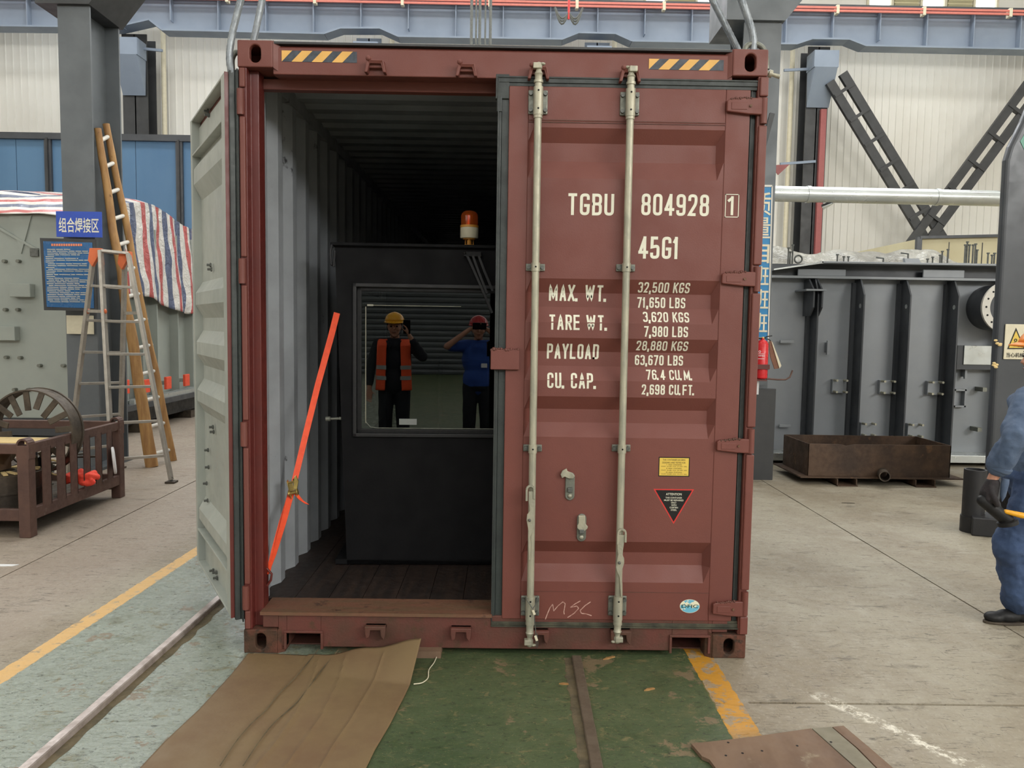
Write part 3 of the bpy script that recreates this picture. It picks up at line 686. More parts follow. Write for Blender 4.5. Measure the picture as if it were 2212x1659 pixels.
# ---- door geometry shared by both leaves
tr_z = [(2.533, 2.47, 2.385, 2.301), (1.835, 1.77, 1.702, 1.628), (1.556, 1.49, 1.42, 1.353), (1.276, 1.212, 1.147, 1.08), (.572, .51, .449, .371)]
DD = .036
def dprof(z):
    for a, b, c, d in tr_z:
        if d <= z <= a:
            if z > b: return DD*(a-z)/(a-b)
            if z >= c: return DD
            return DD*(z-d)/(c-d)
    return 0.
PX0, PX1 = P(1133, 800).x, P(1549, 800).x        # panel limits
YD = .006                                         # outer face of the door
def surf(x, z):
    if x < PX0 or x > PX1 or z > 2.56 or z < .325: return YD
    r = min(1, max(0, (x-PX0)/.025), max(0, (PX1-x)/.03))
    return YD+.003+dprof(z)*r
gx0, gx1 = P(1068, 760).x, HW-.010
gz0, gz1 = .143, 2.762
fx0, fx1 = P(1092, 760).x, P(1603, 760).x-.002
fz0, fz1 = .182, 2.718
DR = MB()
DR.box((fx0, YD, fz0), (PX0, YD+.05, fz1)).box((PX1, YD, fz0), (fx1, YD+.05, fz1))
DR.box((PX0, YD, 2.560), (PX1, YD+.05, fz1)).box((PX0, YD, fz0), (PX1, YD+.05, .325))
door = DR.build('door', 'red', CT, .004); door['label'] = 'closed right-hand door leaf'
def panel(mb, x0, x1, z0, z1, fn):
    xs = [x0, x0+.025, x1-.03, x1]; zs = sorted({z0, z1} | {z for t in tr_z for z in t})
    vs = [fn(x, z) for z in zs for x in xs]; n = 4
    mb.add(vs, [(j*n+i, j*n+i+1, (j+1)*n+i+1, (j+1)*n+i) for j in range(len(zs)-1) for i in range(n-1)])
k = MB(); panel(k, PX0, PX1, .322, 2.563, lambda x, z: (x, YD+.003+(dprof(z) if PX0+.02 < x < PX1-.025 else 0), z))
k.build('corrugated_panel', 'red', door, solid=.002)
# weld seams round the panel
for z in (2.556, 2.566, .322): box((PX0, YD-.001, z-.0016), (PX1, YD+.004, z+.0016)).build('weld_seam', 'redworn', door)
# door gaskets
k = MB(); y0, y1 = .012, .045
k.box((gx0, y0, gz0), (gx0+.018, y1, gz1)).box((gx0+.018, y0+.008, gz0), (fx0+.002, y1, gz1)); k.box((gx0, y0-.006, gz0), (gx0+.006, y1, gz1))
k.box((gx0-.01, y0-.002, 2.66), (fx0, y1, gz1+.01)).box((gx0-.004, y0-.004, 2.60), (gx0+.02, y1, 2.67))
k.build('left_gasket', 'gasket', door, .003)
k = MB().box((gx0, y0, fz1), (gx1, y1, fz1+.016)).box((gx0, y0-.004, fz1+.016), (gx1, y1, gz1)).box((gx0, y0-.008, gz1-.008), (gx1, y1, gz1)); k.build('top_gasket', 'gasket', door, .002)
k = MB().box((fx1-.002, y0+.012, gz0), (fx1+.030, y1+.02, gz1)).box((fx1+.026, y0+.02, gz0), (gx1, y1+.03, gz1)); k.box((fx1+.006, y0+.006, gz0), (fx1+.014, y1, gz1)); k.build('right_gasket', 'gasket', door, .002)
k = MB().box((gx0, y0, fz0-.014), (gx1, y1, fz0)).box((gx0, y0-.006, gz0+.006), (gx1, y1, fz0-.014)).box((gx0, y0-.012, gz0), (gx1, y1, gz0+.006)); k.build('bottom_gasket', 'gasketdirty', door, .002)
# overlap plate in the middle of the door edge
a, b = P(1060, 755, -.01), P(1121, 799, -.01)
MB().box((a.x, -.014, b.z), (b.x, .004, a.z)).build('overlap_plate', 'red', door, .003)
k = MB()
for i in range(12): k.sphere((a.x+.004+i*(b.x-a.x-.01)/11, -.008, a.z+random.uniform(-.003, .004)), random.uniform(.006, .011), 5)
k.build('weld_bead', 'redworn', door, smooth=True)
# hinges
hpx = [(1572, 1648, 209, 247), (1561, 1634, 586, 619), (1550, 1624, 948, 980), (1541, 1612, 1300, 1334)]
for xa, xb, ya, yb in hpx:
    p, q = P(xa, ya, -.02), P(xb, yb, -.02); zc_ = (p.z+q.z)/2; h = (p.z-q.z)/2; xr = HW-.006
    k = MB(); L = xr-p.x
    k.prism([(p.x, -.016, zc_-h*.66), (p.x, -.016, zc_+h*.60), (p.x+.012, -.016, zc_+h*.8), (p.x+L*.55, -.016, zc_+h), (xr, -.016, zc_+h), (xr, -.016, zc_-h*1.05), (xr-.03, -.016, zc_-h), (p.x+L*.55, -.016, zc_-h*.95)], (0, .022, 0))
    o = k.build('hinge', 'red', door, .005)
    MB().lathe((p.x+L*.60, -.022, zc_), [(.006, 0), (.006, .012)], 10, (0, 1, 0)).build('hinge_pin', 'sillworn', door)
    k = MB()
    for i in range(10): k.sphere((p.x+.02+i*(L*.5)/9, -.012, zc_+h*(.8+.02*i)+random.uniform(-.003, .003)), random.uniform(.004, .008), 5)
    k.build('hinge_weld', 'redworn', door, smooth=True)
    MB().box((p.x+.02, -.018, zc_-h*.45), (p.x+L*.52, -.014, zc_+h*.40)).build('hinge_recess', 'red', door, .002)
# locking bars with cam ends, guides, clamps, handles
def lock_bar(top, bot, zg_t, zg_b, clamps, flip):
    T, B = P(top[0], top[1], -.028), P(bot[0], bot[1], -.028)
    X = lambda z: B.x+(T.x-B.x)*(z-B.z)/(T.z-B.z); yb = -.028
    zt1, zt0 = P(top[0], zg_t[0], yb).z, P(top[0], zg_t[1], yb).z; zb1, zb0 = P(bot[0], zg_b[0], yb).z, P(bot[0], zg_b[1], yb).z
    zz = [zb0-.02, zt1+.02]
    MB().tube([(X(z), yb, z) for z in (zz[0], zz[1])], .0172, 20).build('locking_bar', 'zinc', door, smooth=True)
    # cam ends
    for z0, s in ((zt1+.018, 1), (zb0-.018, -1)):
        ztip = T.z if s > 0 else B.z; L = abs(ztip-z0)
        prof = [(.0215, 0), (.0215, .012), (.0175, .014), (.0175, L*.38), (.0205, L*.42), (.013, L*.58), (.0125, L*.64), (.017, L*.70), (.0165, L*.86), (.012, L*.96), (.004, L)]
        k = MB().lathe((X(z0), yb, z0), prof, 20, (0, 0, s)); k.build('cam_end', 'zinc', door, smooth=True)
        k = MB(); zc2 = z0+s*L*.78; k.box((X(z0)-.026*flip, yb-.02, zc2-.012), (X(z0)+.010*flip, yb+.012, zc2+.014)); k.sphere((X(z0)+.018*flip, yb-.004, z0+s*L*.90), .010, 8, (1.3, 1, .7)); k.build('cam_lug', 'zinc', door, .004)
    for z1, z0, pxw in ((zt1, zt0, .041), (zb1, zb0, .041)):
        xc = X((z0+z1)/2)
        k = MB().box((xc-.045, -.006, z0+.004), (xc+.045, .004, z1-.006)); k.build('guide_plate', 'zincdark', door, .006)
        MB().tube([(xc, yb, z0-.006), (xc, yb, z1)], .0225, 20).build('guide_sleeve', 'zinc', door, smooth=True)
        MB().tube([(xc, yb, z0-.02), (xc, yb, z0-.006)], .0205, 20).build('guide_collar', 'zinc', door, smooth=True)
        for dx in (-.034, .034):
            for z in (z0+.022, z1-.024): MB().lathe((xc+dx, -.018, z), [(.009, 0), (.0095, .003), (.0095, .012)], 12, (0, 1, 0)).build('guide_bolt', 'bolt', door, smooth=True)
        k = MB()
        for z in (z0+.02, z1-.02): k.lathe((xc, yb-.0231, z), [(.0045, 0), (.0045, .002)], 10, (0, 1, 0))
        k.build('grease_hole', 'dark', door)
    for (px, py) in clamps:
        c = P(px, py, -.02); xc = X(c.z)
        MB().box((xc-.045, -.004, c.z-.017), (xc+.045, .003, c.z+.017)).build('clamp_plate', 'zincdark', door, .005)
        MB().tube([(xc, yb, c.z-.02), (xc, yb, c.z+.02)], .0205, 20).build('clamp_strap', 'zinc', door, smooth=True)
        for dx in (-.033, .033): MB().lathe((xc+dx, -.014, c.z), [(.009, 0), (.009, .01)], 12, (0, 1, 0)).build('clamp_bolt', 'bolt', door, smooth=True)
        k = MB(); k.lathe((xc, yb-.0212, c.z), [(.0042, 0), (.0042, .002)], 10, (0, 1, 0)); k.build('grease_hole', 'dark', door, smooth=True)
    return X
X1 = lock_bar((1164, 134), (1144, 1398), (188, 246), (1288, 1336), ((1158, 577), (1150, 969)), 1)
X2 = lock_bar((1364, 142), (1333, 1390), (192, 249), (1288, 1336), ((1348, 578), (1339, 969)), -1)
# bar handles: folded lever with a hooked top, hanging down beside the bar
def bar_handle(pts, hook):
    w = [.016, .016, .014, .010, .016, .019, .017, .010, .005, .006, .004]
    k = MB(); ps = [P(x, y, -.055) for x, y in pts]; vs = []
    for p, ww in zip(ps, w): vs += [p-V((ww, 0, 0)), p+V((ww, 0, 0)), p+V((ww, .009, 0)), p+V((-ww, .009, 0))]
    n = len(ps); fs = [(0, 1, 2, 3), (4*n-4, 4*n-1, 4*n-2, 4*n-3)]
    for i in range(n-1):
        for j in range(4): fs.append((4*i+j, 4*i+(j+1) % 4, 4*i+4+(j+1) % 4, 4*i+4+j))
    k.add(vs, fs)
    hx, hy = hook; c = P(hx, hy, -.05); pts2 = [c+V((-.018*cos(t), -.004, .018*sin(t))) for t in [pi*i/8 for i in range(9)]]
    pts2 = [c+V((-.018, -.004, -.055))]+pts2+[c+V((.018, -.004, -.045))]
    for a, b in zip(pts2[:-1], pts2[1:]): k.bar(a, b, .010, .012, (0, 1, 0))
    k.build('bar_handle', 'zinc', door, .0015)
    c = P(pts[5][0]-2, pts[5][1], -.062); MB().sphere(c, .007, 8).build('handle_rivet', 'bolt', door, smooth=True)
bar_handle([(1149, 1062), (1149, 1082), (1150, 1094), (1149, 1104), (1146, 1112), (1146, 1124), (1147, 1134), (1146, 1148), (1143, 1160), (1144, 1180), (1144, 1210)], (1146, 1057))
bar_handle([(1342, 1156), (1341, 1172), (1340, 1186), (1340, 1198), (1341, 1206), (1340, 1216), (1338, 1226), (1338, 1236), (1341, 1248), (1342, 1262), (1343, 1290)], (1343, 1151))
# handle catches
def catch(px, pyt, pyb, hookpoly, folded):
    a, b = P(px, pyt, 0), P(px, pyb, 0); r = .0225; zt_, zb_ = a.z-r, b.z+r; y = surf(a.x, a.z)
    out = [(a.x+r*cos(t), zt_+r*sin(t)) for t in [pi*i/8 for i in range(9)]]+[(a.x-r*cos(t), zb_-r*sin(t)) for t in [pi*i/8 for i in range(9)]]
    o = MB().prism([(x, y-.010, z) for x, z in out], (0, .010, 0)).build('handle_catch', 'zincdark', door, .003)
    k = MB()
    for z in (zt_, zb_): k.sphere((a.x, y-.012, z), .011, 8, (1, .7, 1))
    k.build('catch_rivets', 'zinc', door, smooth=True)
    zm = (zt_*.3+zb_*.7); k = MB().box((a.x-.012, y-.024, zm-.009), (a.x+.012, y-.008, zm+.014)); k.build('catch_block', 'bolt', door, .003)
    ps = [P(x, y2, y-.022) for x, y2 in hookpoly]
    MB().prism([tuple(p) for p in ps], (0, .010, 0)).build('catch_flap', 'zinc', door, .002)
catch(1232, 1020, 1081, [(1224, 1012), (1226, 1018), (1236, 1022), (1242, 1029), (1238, 1034), (1229, 1034), (1220, 1030), (1214, 1033), (1211, 1025), (1215, 1017)], 0)
catch(1257, 1110, 1170, [(1250, 1114), (1264, 1114), (1265, 1132), (1270, 1138), (1269, 1142), (1262, 1148), (1254, 1148), (1247, 1141), (1247, 1135), (1250, 1131)], 1)
# seal cable looped round the left bar's lower guide
k = MB(); yb = -.058
c1 = [P(x, y, yb) for x, y in ((1137, 1287), (1138, 1296), (1145, 1306), (1151, 1315), (1154, 1322), (1155, 1345), (1157, 1362), (1158, 1392), (1160, 1400), (1162, 1392), (1160, 1368))]
c2 = [P(x, y, yb) for x, y in ((1151, 1315), (1158, 1304), (1161, 1294), (1161, 1286))]
k.tube(c1, .0022, 6); k.tube(c2, .0022, 6); k.build('seal_cable', 'bolt', door, smooth=True)
for a, b in (((1151, 1318), (1155, 1328)), ((1156, 1373), (1160, 1384))):
    p, q = P(*a, yb-.002), P(*b, yb-.002); MB().bar(p, q, .012, .009, (0, 1, 0)).build('seal_ferrule', 'cream', door, .002)

# ---- stencilled lettering: stroke glyphs laid onto the corrugated face
def rr(x0, z0, x1, z1, r=(1, 1, 1, 1)):       # closed rounded rectangle, clockwise from lower left; corners LL LR UR UL
    return ('R', x0, z0, x1, z1, r)
GL = {
 '0': [rr(0, 0, 1, 1)], 'O': [rr(0, 0, 1, 1)], '8': [rr(0, 0, 1, .53), rr(.03, .53, .97, 1)],
 'T': [[(.5, 0), (.5, 1)], [(-.1, 1), (1.1, 1)]], 'I': [[(.5, 0), (.5, 1)]], 'L': [[(0, 1), (0, 0), (.95, 0)]],
 'U': [['a', (0, 1), (0, 0, 1), (1, 0, 1), (1, 1)]], 'C': [['a', (1, .70), (1, 1, 1), (0, 1, 1), (0, 0, 1), (1, 0, 1), (1, .30)]],
 'G': [['a', (1, .74), (1, 1, 1), (0, 1, 1), (0, 0, 1), (1, 0, 1), (1, .40)], [(.6, .44), (1.02, .44)]],
 'B': [['a', (0, 0), (0, 1), (1, 1, 1), (1, .53, 1), (0, .53)], ['a', (.1, .53), (1, .53, 1), (1, 0, 1), (0, 0)]],
 'P': [['a', (0, 0), (0, 1), (1, 1, 1), (1, .46, 1), (0, .46)]], 'R': [['a', (0, 0), (0, 1), (1, 1, 1), (1, .48, 1), (0, .48)], [(.5, .48), (1, 0)]],
 'D': [['a', (0, 0), (0, 1), (1, 1, 1), (1, 0, 1), (0, 0)]], 'E': [[(.95, 1), (0, 1), (0, 0), (.95, 0)], [(0, .52), (.85, .52)]], 'F': [[(.95, 1), (0, 1), (0, 0)], [(0, .50), (.85, .50)]],
 'A': [[(-.05, 0), (.5, 1.), (1.05, 0)], [(.15, .27), (.85, .27)]], 'M': [[(-.1, 0), (-.1, 1), (.5, .12), (1.1, 1), (1.1, 0)]], 'W': [[(-.25, 1), (.1, .03), (.5, .9), (.9, .03), (1.25, 1)]],
 'X': [[(-.05, 0), (1.05, 1)], [(-.05, 1), (1.05, 0)]], 'Y': [[(.5, 0), (.5, .45), (-.05, 1)], [(.5, .45), (1.05, 1)]], 'K': [[(0, 0), (0, 1)], [(1, 1), (.05, .42)], [(.35, .60), (1.02, 0)]],
 'S': [['a', (1, .74), (1, 1, 1), (0, 1, 1), (0, .53, 1), (1, .49, 1), (1, 0, 1), (0, 0, 1), (0, .26)]], 'N': [[(0, 0), (0, 1), (1, 0), (1, 1)]],
 '1': [[(.0, .82), (.5, .97)], [(.55, 1), (.55, 0)]], '2': [['a', (0, .72), (0, 1, 1), (1, 1, 1), (1, .58, 1), (0, 0), (1, 0)]], '3': [['a', (0, .80), (0, 1, 1), (1, 1, 1), (1, .54, 1), (.45, .54)], ['a', (.45, .54), (1, .54, 1), (1, 0, 1), (0, 0, 1), (0, .20)]],
 '4': [[(.72, 0), (.72, 1)], [(.66, .96), (.02, .29)], [(-.04, .25), (1.05, .25)]], '5': [['a', (.95, 1), (.05, 1), (.02, .53), (1, .60, 1), (1, 0, 1), (0, 0, 1), (0, .24)]], '6': [rr(0, 0, 1, .57), ['a', (0, .38), (0, 1, 1), (1, 1, 1), (1, .78)]],
 '7': [[(0, 1), (1, 1), (.35, 0)]], '9': [rr(0, .43, 1, 1), ['a', (1, .62), (1, 0, 1), (0, 0, 1), (0, .22)]],
 '.': [[(0, .0), (0, .03)]], ',': [[(.05, .04), (-.15, -.14)]]}
def strokes(ch, w, h):
    out = []
    def corner(a, b, c, r):
        A, B, C = V((a[0]*w, a[1]*h)), V((b[0]*w, b[1]*h)), V((c[0]*w, c[1]*h)); r = min(r, (A-B).length*.5, (C-B).length*.5)
        p = B+(A-B).normalized()*r; q = B+(C-B).normalized()*r
        return [p.lerp(B, t*2-t*t) if 0 else (p*(1-t)**2+B*2*t*(1-t)+q*t*t)*.35+(lambda c0: c0)(p*(1-t)**2+B*2*t*(1-t)+q*t*t)*.65 for t in (0, .25, .5, .75, 1)]
    for s in GL[ch]:
        if s[0] == 'R':
            _, x0, z0, x1, z1, _r = s; cs = [(x0, z0), (x1, z0), (x1, z1), (x0, z1)]; pl = []
            for i in range(4): pl += corner(cs[i-1], cs[i], cs[(i+1) % 4], min(w*.46, h*.3))
            out.append((pl, True))
        elif s[0] == 'a':
            cs = s[1:]; pl = []
            for i, c in enumerate(cs):
                if len(c) == 3 and 0 < i < len(cs)-1: pl += corner(cs[i-1], c, cs[i+1], min(w*.46, h*.3))
                else: pl.append(V((c[0]*w, c[1]*h)))
            out.append((pl, False))
        else: out.append(([V((c[0]*w, c[1]*h)) for c in s], False))
    return out
def ribbon(k, pl, closed, sw, place, step=.012, ext=True):
    pts = []
    src = pl+[pl[0]] if closed else pl
    if not closed and ext:
        src = list(src); d = (src[1]-src[0]).normalized(); src[0] = src[0]-d*sw*.5; d = (src[-1]-src[-2]).normalized(); src[-1] = src[-1]+d*sw*.5
    corner_ = []
    for a, b in zip(src[:-1], src[1:]):
        n = max(1, math.ceil((b-a).length/step))
        for i in range(n): pts.append(a.lerp(b, i/n))
    if not closed: pts.append(src[-1])
    n = len(pts); L = []
    for i, p in enumerate(pts):
        a = pts[i-1] if (i or closed) else None; b = pts[(i+1) % n] if (i < n-1 or closed) else None
        d0 = (p-a).normalized() if a is not None else (b-p).normalized(); d1 = (b-p).normalized() if b is not None else d0
        m = d0+d1
        if m.length < .2: m = d0
        m.normalize(); nrm = V((-m.y, m.x)); c = max(.6, m.dot(d0)); L.append((p+nrm*sw/2/c, p-nrm*sw/2/c))
    vs = []
    for a, b in L: vs += [place(a), place(b)]
    fs = [(2*i, 2*i+1, (2*i+3) % (2*n), (2*i+2) % (2*n)) for i in range(n if closed else n-1)]
    k.add(vs, fs)
def stencil(txt, xa, xb, yt, yb, sw=.20, name='lettering', lab=None, mat_='white', nar=.50):
    """lettering between photo columns xa..xb, cap height yt..yb, lying on the door face"""
    a, b = P(xa, yb, YD), P(xb, yb, YD); t = P(xa, yt, YD); h = t.z-a.z; x0 = a.x; W_ = b.x-a.x; z0 = (a.z+b.z)/2 ; slope = 0
    s = h*sw; gw = h*nar; ws = {' ': .42, '.': .34, ',': .30, '1': .62, 'I': .3, 'M': 1.4, 'W': 1.6, 'T': 1.0, 'A': 1.05}
    tot = sum(ws.get(c, 1) for c in txt)+.26*(len(txt)-1); u = W_/tot
    k = MB(); x = x0
    for c in txt:
        w = ws.get(c, 1)*u
        if c != ' ':
            cw = u if c not in ('.', ',', '1') else u
            bw = {'.': 0.01, ',': .1*u, '1': .62*u, 'I': .3*u, 'M': u*1.16, 'W': u*1.06, 'T': u*.8, 'A': .95*u}.get(c, u)-s*(0 if c in '.,' else 1)
            ox = x+(w-max(bw, 0))/2 if c != '1' else x+s*.3
            for si, (pl, cl) in enumerate(strokes(c, max(bw, .002), h-s)):
                e_ = c not in '32S569CG' or len(pl) < 4
                ribbon(k, pl, cl, s*(1.3 if c in '.,' else 1), lambda p: V((ox+p.x, surf(ox+p.x, z0+s/2+p.y)-.0016-.0005*si, z0+s/2+p.y)), ext=e_)
        x += w+.26*u
    o = k.build(name, mat_, door)
    if lab: o['label'] = lab
    return o
for tx, xa, xb, yt, yb in (('TGBU', 1226, 1326, 418, 465), ('804928', 1385, 1531, 419, 466), ('45G1', 1379, 1467, 511, 559), ('MAX. WT.', 1186, 1313, 615, 650), ('TARE WT.', 1186, 1313, 680, 713), ('PAYLOAD', 1182, 1295, 743, 776), ('CU. CAP.', 1182, 1289, 806, 839),
    ('32,500 KGS', 1380, 1492, 610, 632), ('71,650 LBS', 1379, 1484, 642, 665), ('3,620 KGS', 1390, 1490, 674, 696), ('7,980 LBS', 1391, 1486, 705, 728), ('28,880 KGS', 1376, 1488, 737, 758), ('63,670 LBS', 1374, 1479, 768, 790), ('76.4 CU.M.', 1397, 1498, 800, 821), ('2,698 CU.FT.', 1386, 1501, 831, 853)):
    stencil(tx, xa, xb, yt, yb, .145 if yb-yt < 30 else .135, lab='white stencil reading '+tx)
stencil('1', 1572, 1590, 424, 465, .14, lab='white stencilled check digit 1')
a, b = P(1567, 419, YD), P(1595, 470, YD); k = MB(); t = .0035; y = YD-.0018
for q in ((a.x, a.z-t, b.x, a.z), (a.x, b.z, b.x, b.z+t), (a.x, b.z, a.x+t, a.z), (b.x-t, b.z, b.x, a.z)): k.box((q[0], y, q[1]), (q[2], y+.001, q[3]))
k.build('check_digit_frame', 'white', door)
# chalk scrawl
k = MB()
def chalk(pts):
    for a, b in zip(pts[:-1], pts[1:]):
        p, q = P(*a, YD-.001), P(*b, YD-.001); k.bar(p, q, .004, .001, (0, 1, 0))
chalk([(1178, 1338), (1182, 1327), (1188, 1313), (1194, 1305), (1196, 1320), (1205, 1309), (1216, 1300), (1221, 1304), (1218, 1322), (1219, 1327)])
chalk([(1254, 1298), (1243, 1304), (1232, 1312), (1246, 1309), (1250, 1314), (1240, 1325), (1226, 1334)])
chalk([(1276, 1300), (1264, 1308), (1253, 1319), (1256, 1325), (1266, 1326), (1278, 1330)])
k.build('chalk_marks', 'chalk', door)['label'] = 'chalk scrawl reading MSC'
# yellow stacking label
def rect_on(name, mat_, x0, y0, x1, y1, yy, parent, thick=.0008):
    a, b = P(x0, y0, yy), P(x1, y1, yy); return MB().box((a.x, yy, b.z), (b.x, yy+thick, a.z)).build(name, mat_, parent)
yk = YD+.003-.0010
sl = rect_on('stacking_label', 'labelblack', 1423, 987, 1489, 1030, yk, door); sl['label'] = 'yellow stacking test label with black border'
rect_on('label_face', 'labelyellow', 1425, 989, 1487, 1028, yk-.0004, sl)
for i, (tx, w) in enumerate((('THIS CONTAINER HAS BEEN', 50), ('DESIGNED AND TESTED FOR:', 52), ('7  HIGH  STACKING', 34), ('MGW  32,500  KGS  (71,650  LBS)', 57), ('8  HIGH  STACKING', 34), ('MGW  30,480  KGS  (67,200  LBS)', 57), ('10  HIGH  STACKING', 35), ('MGW  24,000  KGS  (52,910  LBS)', 57))):
    yy = (993.5, 999.5, 1004, 1008, 1012, 1016.3, 1020.5, 1024.6)[i]; c = P(1456, yy, yk-.0008); hh = (3.6 if i < 2 else 2.6)/462
    text_obj('label_text', tx, 'labelblack', sl, c, hh, w/462)
# black triangle
tp = [P(1411.5, 1056, yk), P(1499.5, 1057, yk), P(1455, 1132, yk)]
tri = MB().prism([tuple(p) for p in tp], (0, .0008, 0)).build('repair_label', 'labelred', door); tri['label'] = 'black triangular repair warning with red edge'
cen = (tp[0]+tp[1]+tp[2])/3
MB().prism([tuple(cen+(p-cen)*.90-V((0, .0004, 0))) for p in tp], (0, .0006, 0)).build('label_face', 'labelblack', tri)
for tx, yy, w, hh in (('ATTENTION', 1067.5, 35, 5.2), ('THIS CONTAINER', 1075.3, 37, 3.6), ('MUST BE REPAIRED', 1080.7, 43.5, 3.6), ('ONLY', 1086, 12, 3.6), ('WITH', 1091.3, 11.5, 3.6), ('CORTEN', 1096.5, 18.5, 3.6), ('STEEL', 1101.7, 13.5, 3.6)):
    text_obj('label_text', tx, 'white', tri, P(1455.5, yy, yk-.0012), hh/462, w/462, bold=.01)
# round sticker
c = P(1490, 1309.5, YD-.001); k = N('sticker_map'); k.base(k.mix(k.ramp(k.noise(28, 3, .6), .52, .54), (104, 178, 204), (228, 224, 196))); M['sticker'] = k.m
st = MB().prism([(c.x+.0485*cos(2*pi*i/40), c.y, c.z+.034*sin(2*pi*i/40)) for i in range(40)], (0, .0008, 0)).build('oval_sticker', 'white', door); st['label'] = 'oval blue and cream sticker lettered DFIC'
MB().prism([(c.x+.0465*cos(2*pi*i/40), c.y-.0004, c.z+.032*sin(2*pi*i/40)) for i in range(40)], (0, .0006, 0)).build('sticker_face', 'sticker', st)
k = N('dark_green_print'); k.base((10, 62, 52)); M['dkgreen'] = k.m
text_obj('sticker_text', 'DFIC', 'dkgreen', st, c-V((0, .0010, 0)), .0175, .080, bold=.012)

# ---- the open leaf, swung back on its hinges
ang = radians(180-59.9); H0 = V((-1.285, -.005, 0)); U = V((cos(ang), sin(ang), 0)); Wv = V((-sin(ang), cos(ang), 0))
def LD(u, v, z): return H0+U*u+Wv*v+V((0, 0, z))        # v<0 : towards the outer (red) face
ML = Matrix(((U.x, Wv.x, 0, H0.x), (U.y, Wv.y, 0, H0.y), (0, 0, 1, 0), (0, 0, 0, 1)))
DW = 1.045; dz0, dz1 = .175, 2.755
def lbox(k, u0, u1, v0, v1, z0, z1):
    m = MB().box((u0, v0, z0), (u1, v1, z1)).xf(ML); k.add(m.v, m.f); return k
k = MB(); fw = .085
lbox(k, .0, fw, -.05, 0, dz0, dz1); lbox(k, DW-.05, DW, -.05, 0, dz0, dz1)
lbox(k, fw, DW-.05, -.05, -.040, 2.60, dz1-.04); lbox(k, fw, DW-.05, -.05, 0, dz1-.012, dz1); lbox(k, fw, DW-.05, -.05, 0, 2.548, 2.56)
lbox(k, fw, DW-.05, -.05, -.040, dz0, .35); lbox(k, fw, DW-.05, -.05, 0, dz0, dz0+.012); lbox(k, fw, DW-.05, -.05, 0, .372, .384)
od = k.build('door', 'greyin', CT, .003); od['label'] = 'open left-hand door leaf showing its grey inner face'
def pl_in(x, z):
    v = -.046+(dprof(z)*1.15 if fw+.02 < x < DW-.07 else 0)
    return tuple(LD(x, v, z))
k = MB(); panel(k, fw, DW-.05, .35, 2.565, pl_in); k.build('corrugated_panel', 'greyin', od)
k = MB(); lbox(k, 0, DW, -.056, -.050, dz0, dz1); k.build('outer_skin', 'red', od)
k = MB(); lbox(k, -.004, .0, -.018, .0, dz0, dz1); k.build('hinge_edge', 'deepred', od)
k = MB(); lbox(k, -.016, .0, -.045, -.018, dz0-.01, dz1+.012); lbox(k, -.022, -.004, -.090, -.045, dz0-.01, dz1+.012); lbox(k, -.030, -.022, -.094, -.084, dz0-.03, dz1-.01); lbox(k, -.034, -.02, -.056, -.048, dz0-.02, dz1+.016)
g_ = k.build('door_gasket', 'gasket', od, .004)
k = MB()
for i in range(11):
    z = .30+i*.235; c = LD(-.030, -.07, z); k.lathe(c, [(.007, 0), (.006, .005)], 10, tuple(-U))
k.build('gasket_rivets', 'bolt', od, smooth=True)['kind'] = 'stuff'
# bolts on the inner face: pixel spots of the pairs and the single ones
def inner(px, py, v=-.03):
    o = H0+Wv*v; d = ray(px, py); t = (o-C0).dot(Wv)/d.dot(Wv); return C0+d*t
for px, py, pair, out in ((424, 282, 1, 0), (452, 244, 1, 0), (431, 589, 1, 0), (458, 577, 1, 0), (436, 912, 1, 0), (463, 928, 1, 0), (451, 972, 0, 0), (452, 1009, 0, 0), (448, 1044, 0, 0), (450, 1081, 0, 0), (440, 1206, 1, 0), (470, 1243, 1, 0), (462, 1232, 0, 0)):
    c = inner(px, py, -.038); k = MB()
    for j in range(2 if pair else 1):
        cc = c+V((0, 0, -.012+.024*j if pair else 0))+U*(.02*j)
        k.lathe(cc, [(.012, 0), (.012, .008), (.007, .009), (.007, .024)], 6, tuple(Wv))
    o = k.build('bolt', 'bolt', od); o['kind'] = 'stuff' if pair else 'thing'
# hinges of the open leaf
for z in hz:
    a = LD(.0, -.06, z-.05); k = MB()
    k.prism([(-HW-.002, -.014, z-.055), (-HW+.030, -.014, z-.055), (-HW+.030, -.014, z+.055), (-HW-.002, -.014, z+.055)], (0, .035, 0))
    k.prism([tuple(LD(-.03, -.075, z-.045)), (-HW+.004, -.010, z-.045), (-HW+.004, .02, z-.045), tuple(LD(.02, -.075, z-.045))], (0, 0, .09))
    k.build('hinge', 'red', od, .004)
# lock gear on the hidden outer face, just visible past the edge
k = MB()
for u in (.28, .70): k.tube([LD(u, -.09, .1), LD(u, -.09, 2.84)], .017, 12)
k.build('locking_bars', 'zinc', od, smooth=True)['kind'] = 'stuff'
# lashing rings and scars near the left post
k = MB(); a = V((-HW+.083, .10, .30))
k.tube([a+V((.0, 0, .0)), a+V((.02, 0, .03)), a+V((.025, 0, .06)), a+V((.0, 0, .09))], .006, 8); k.build('lashing_ring', 'deepred', CT, smooth=True)

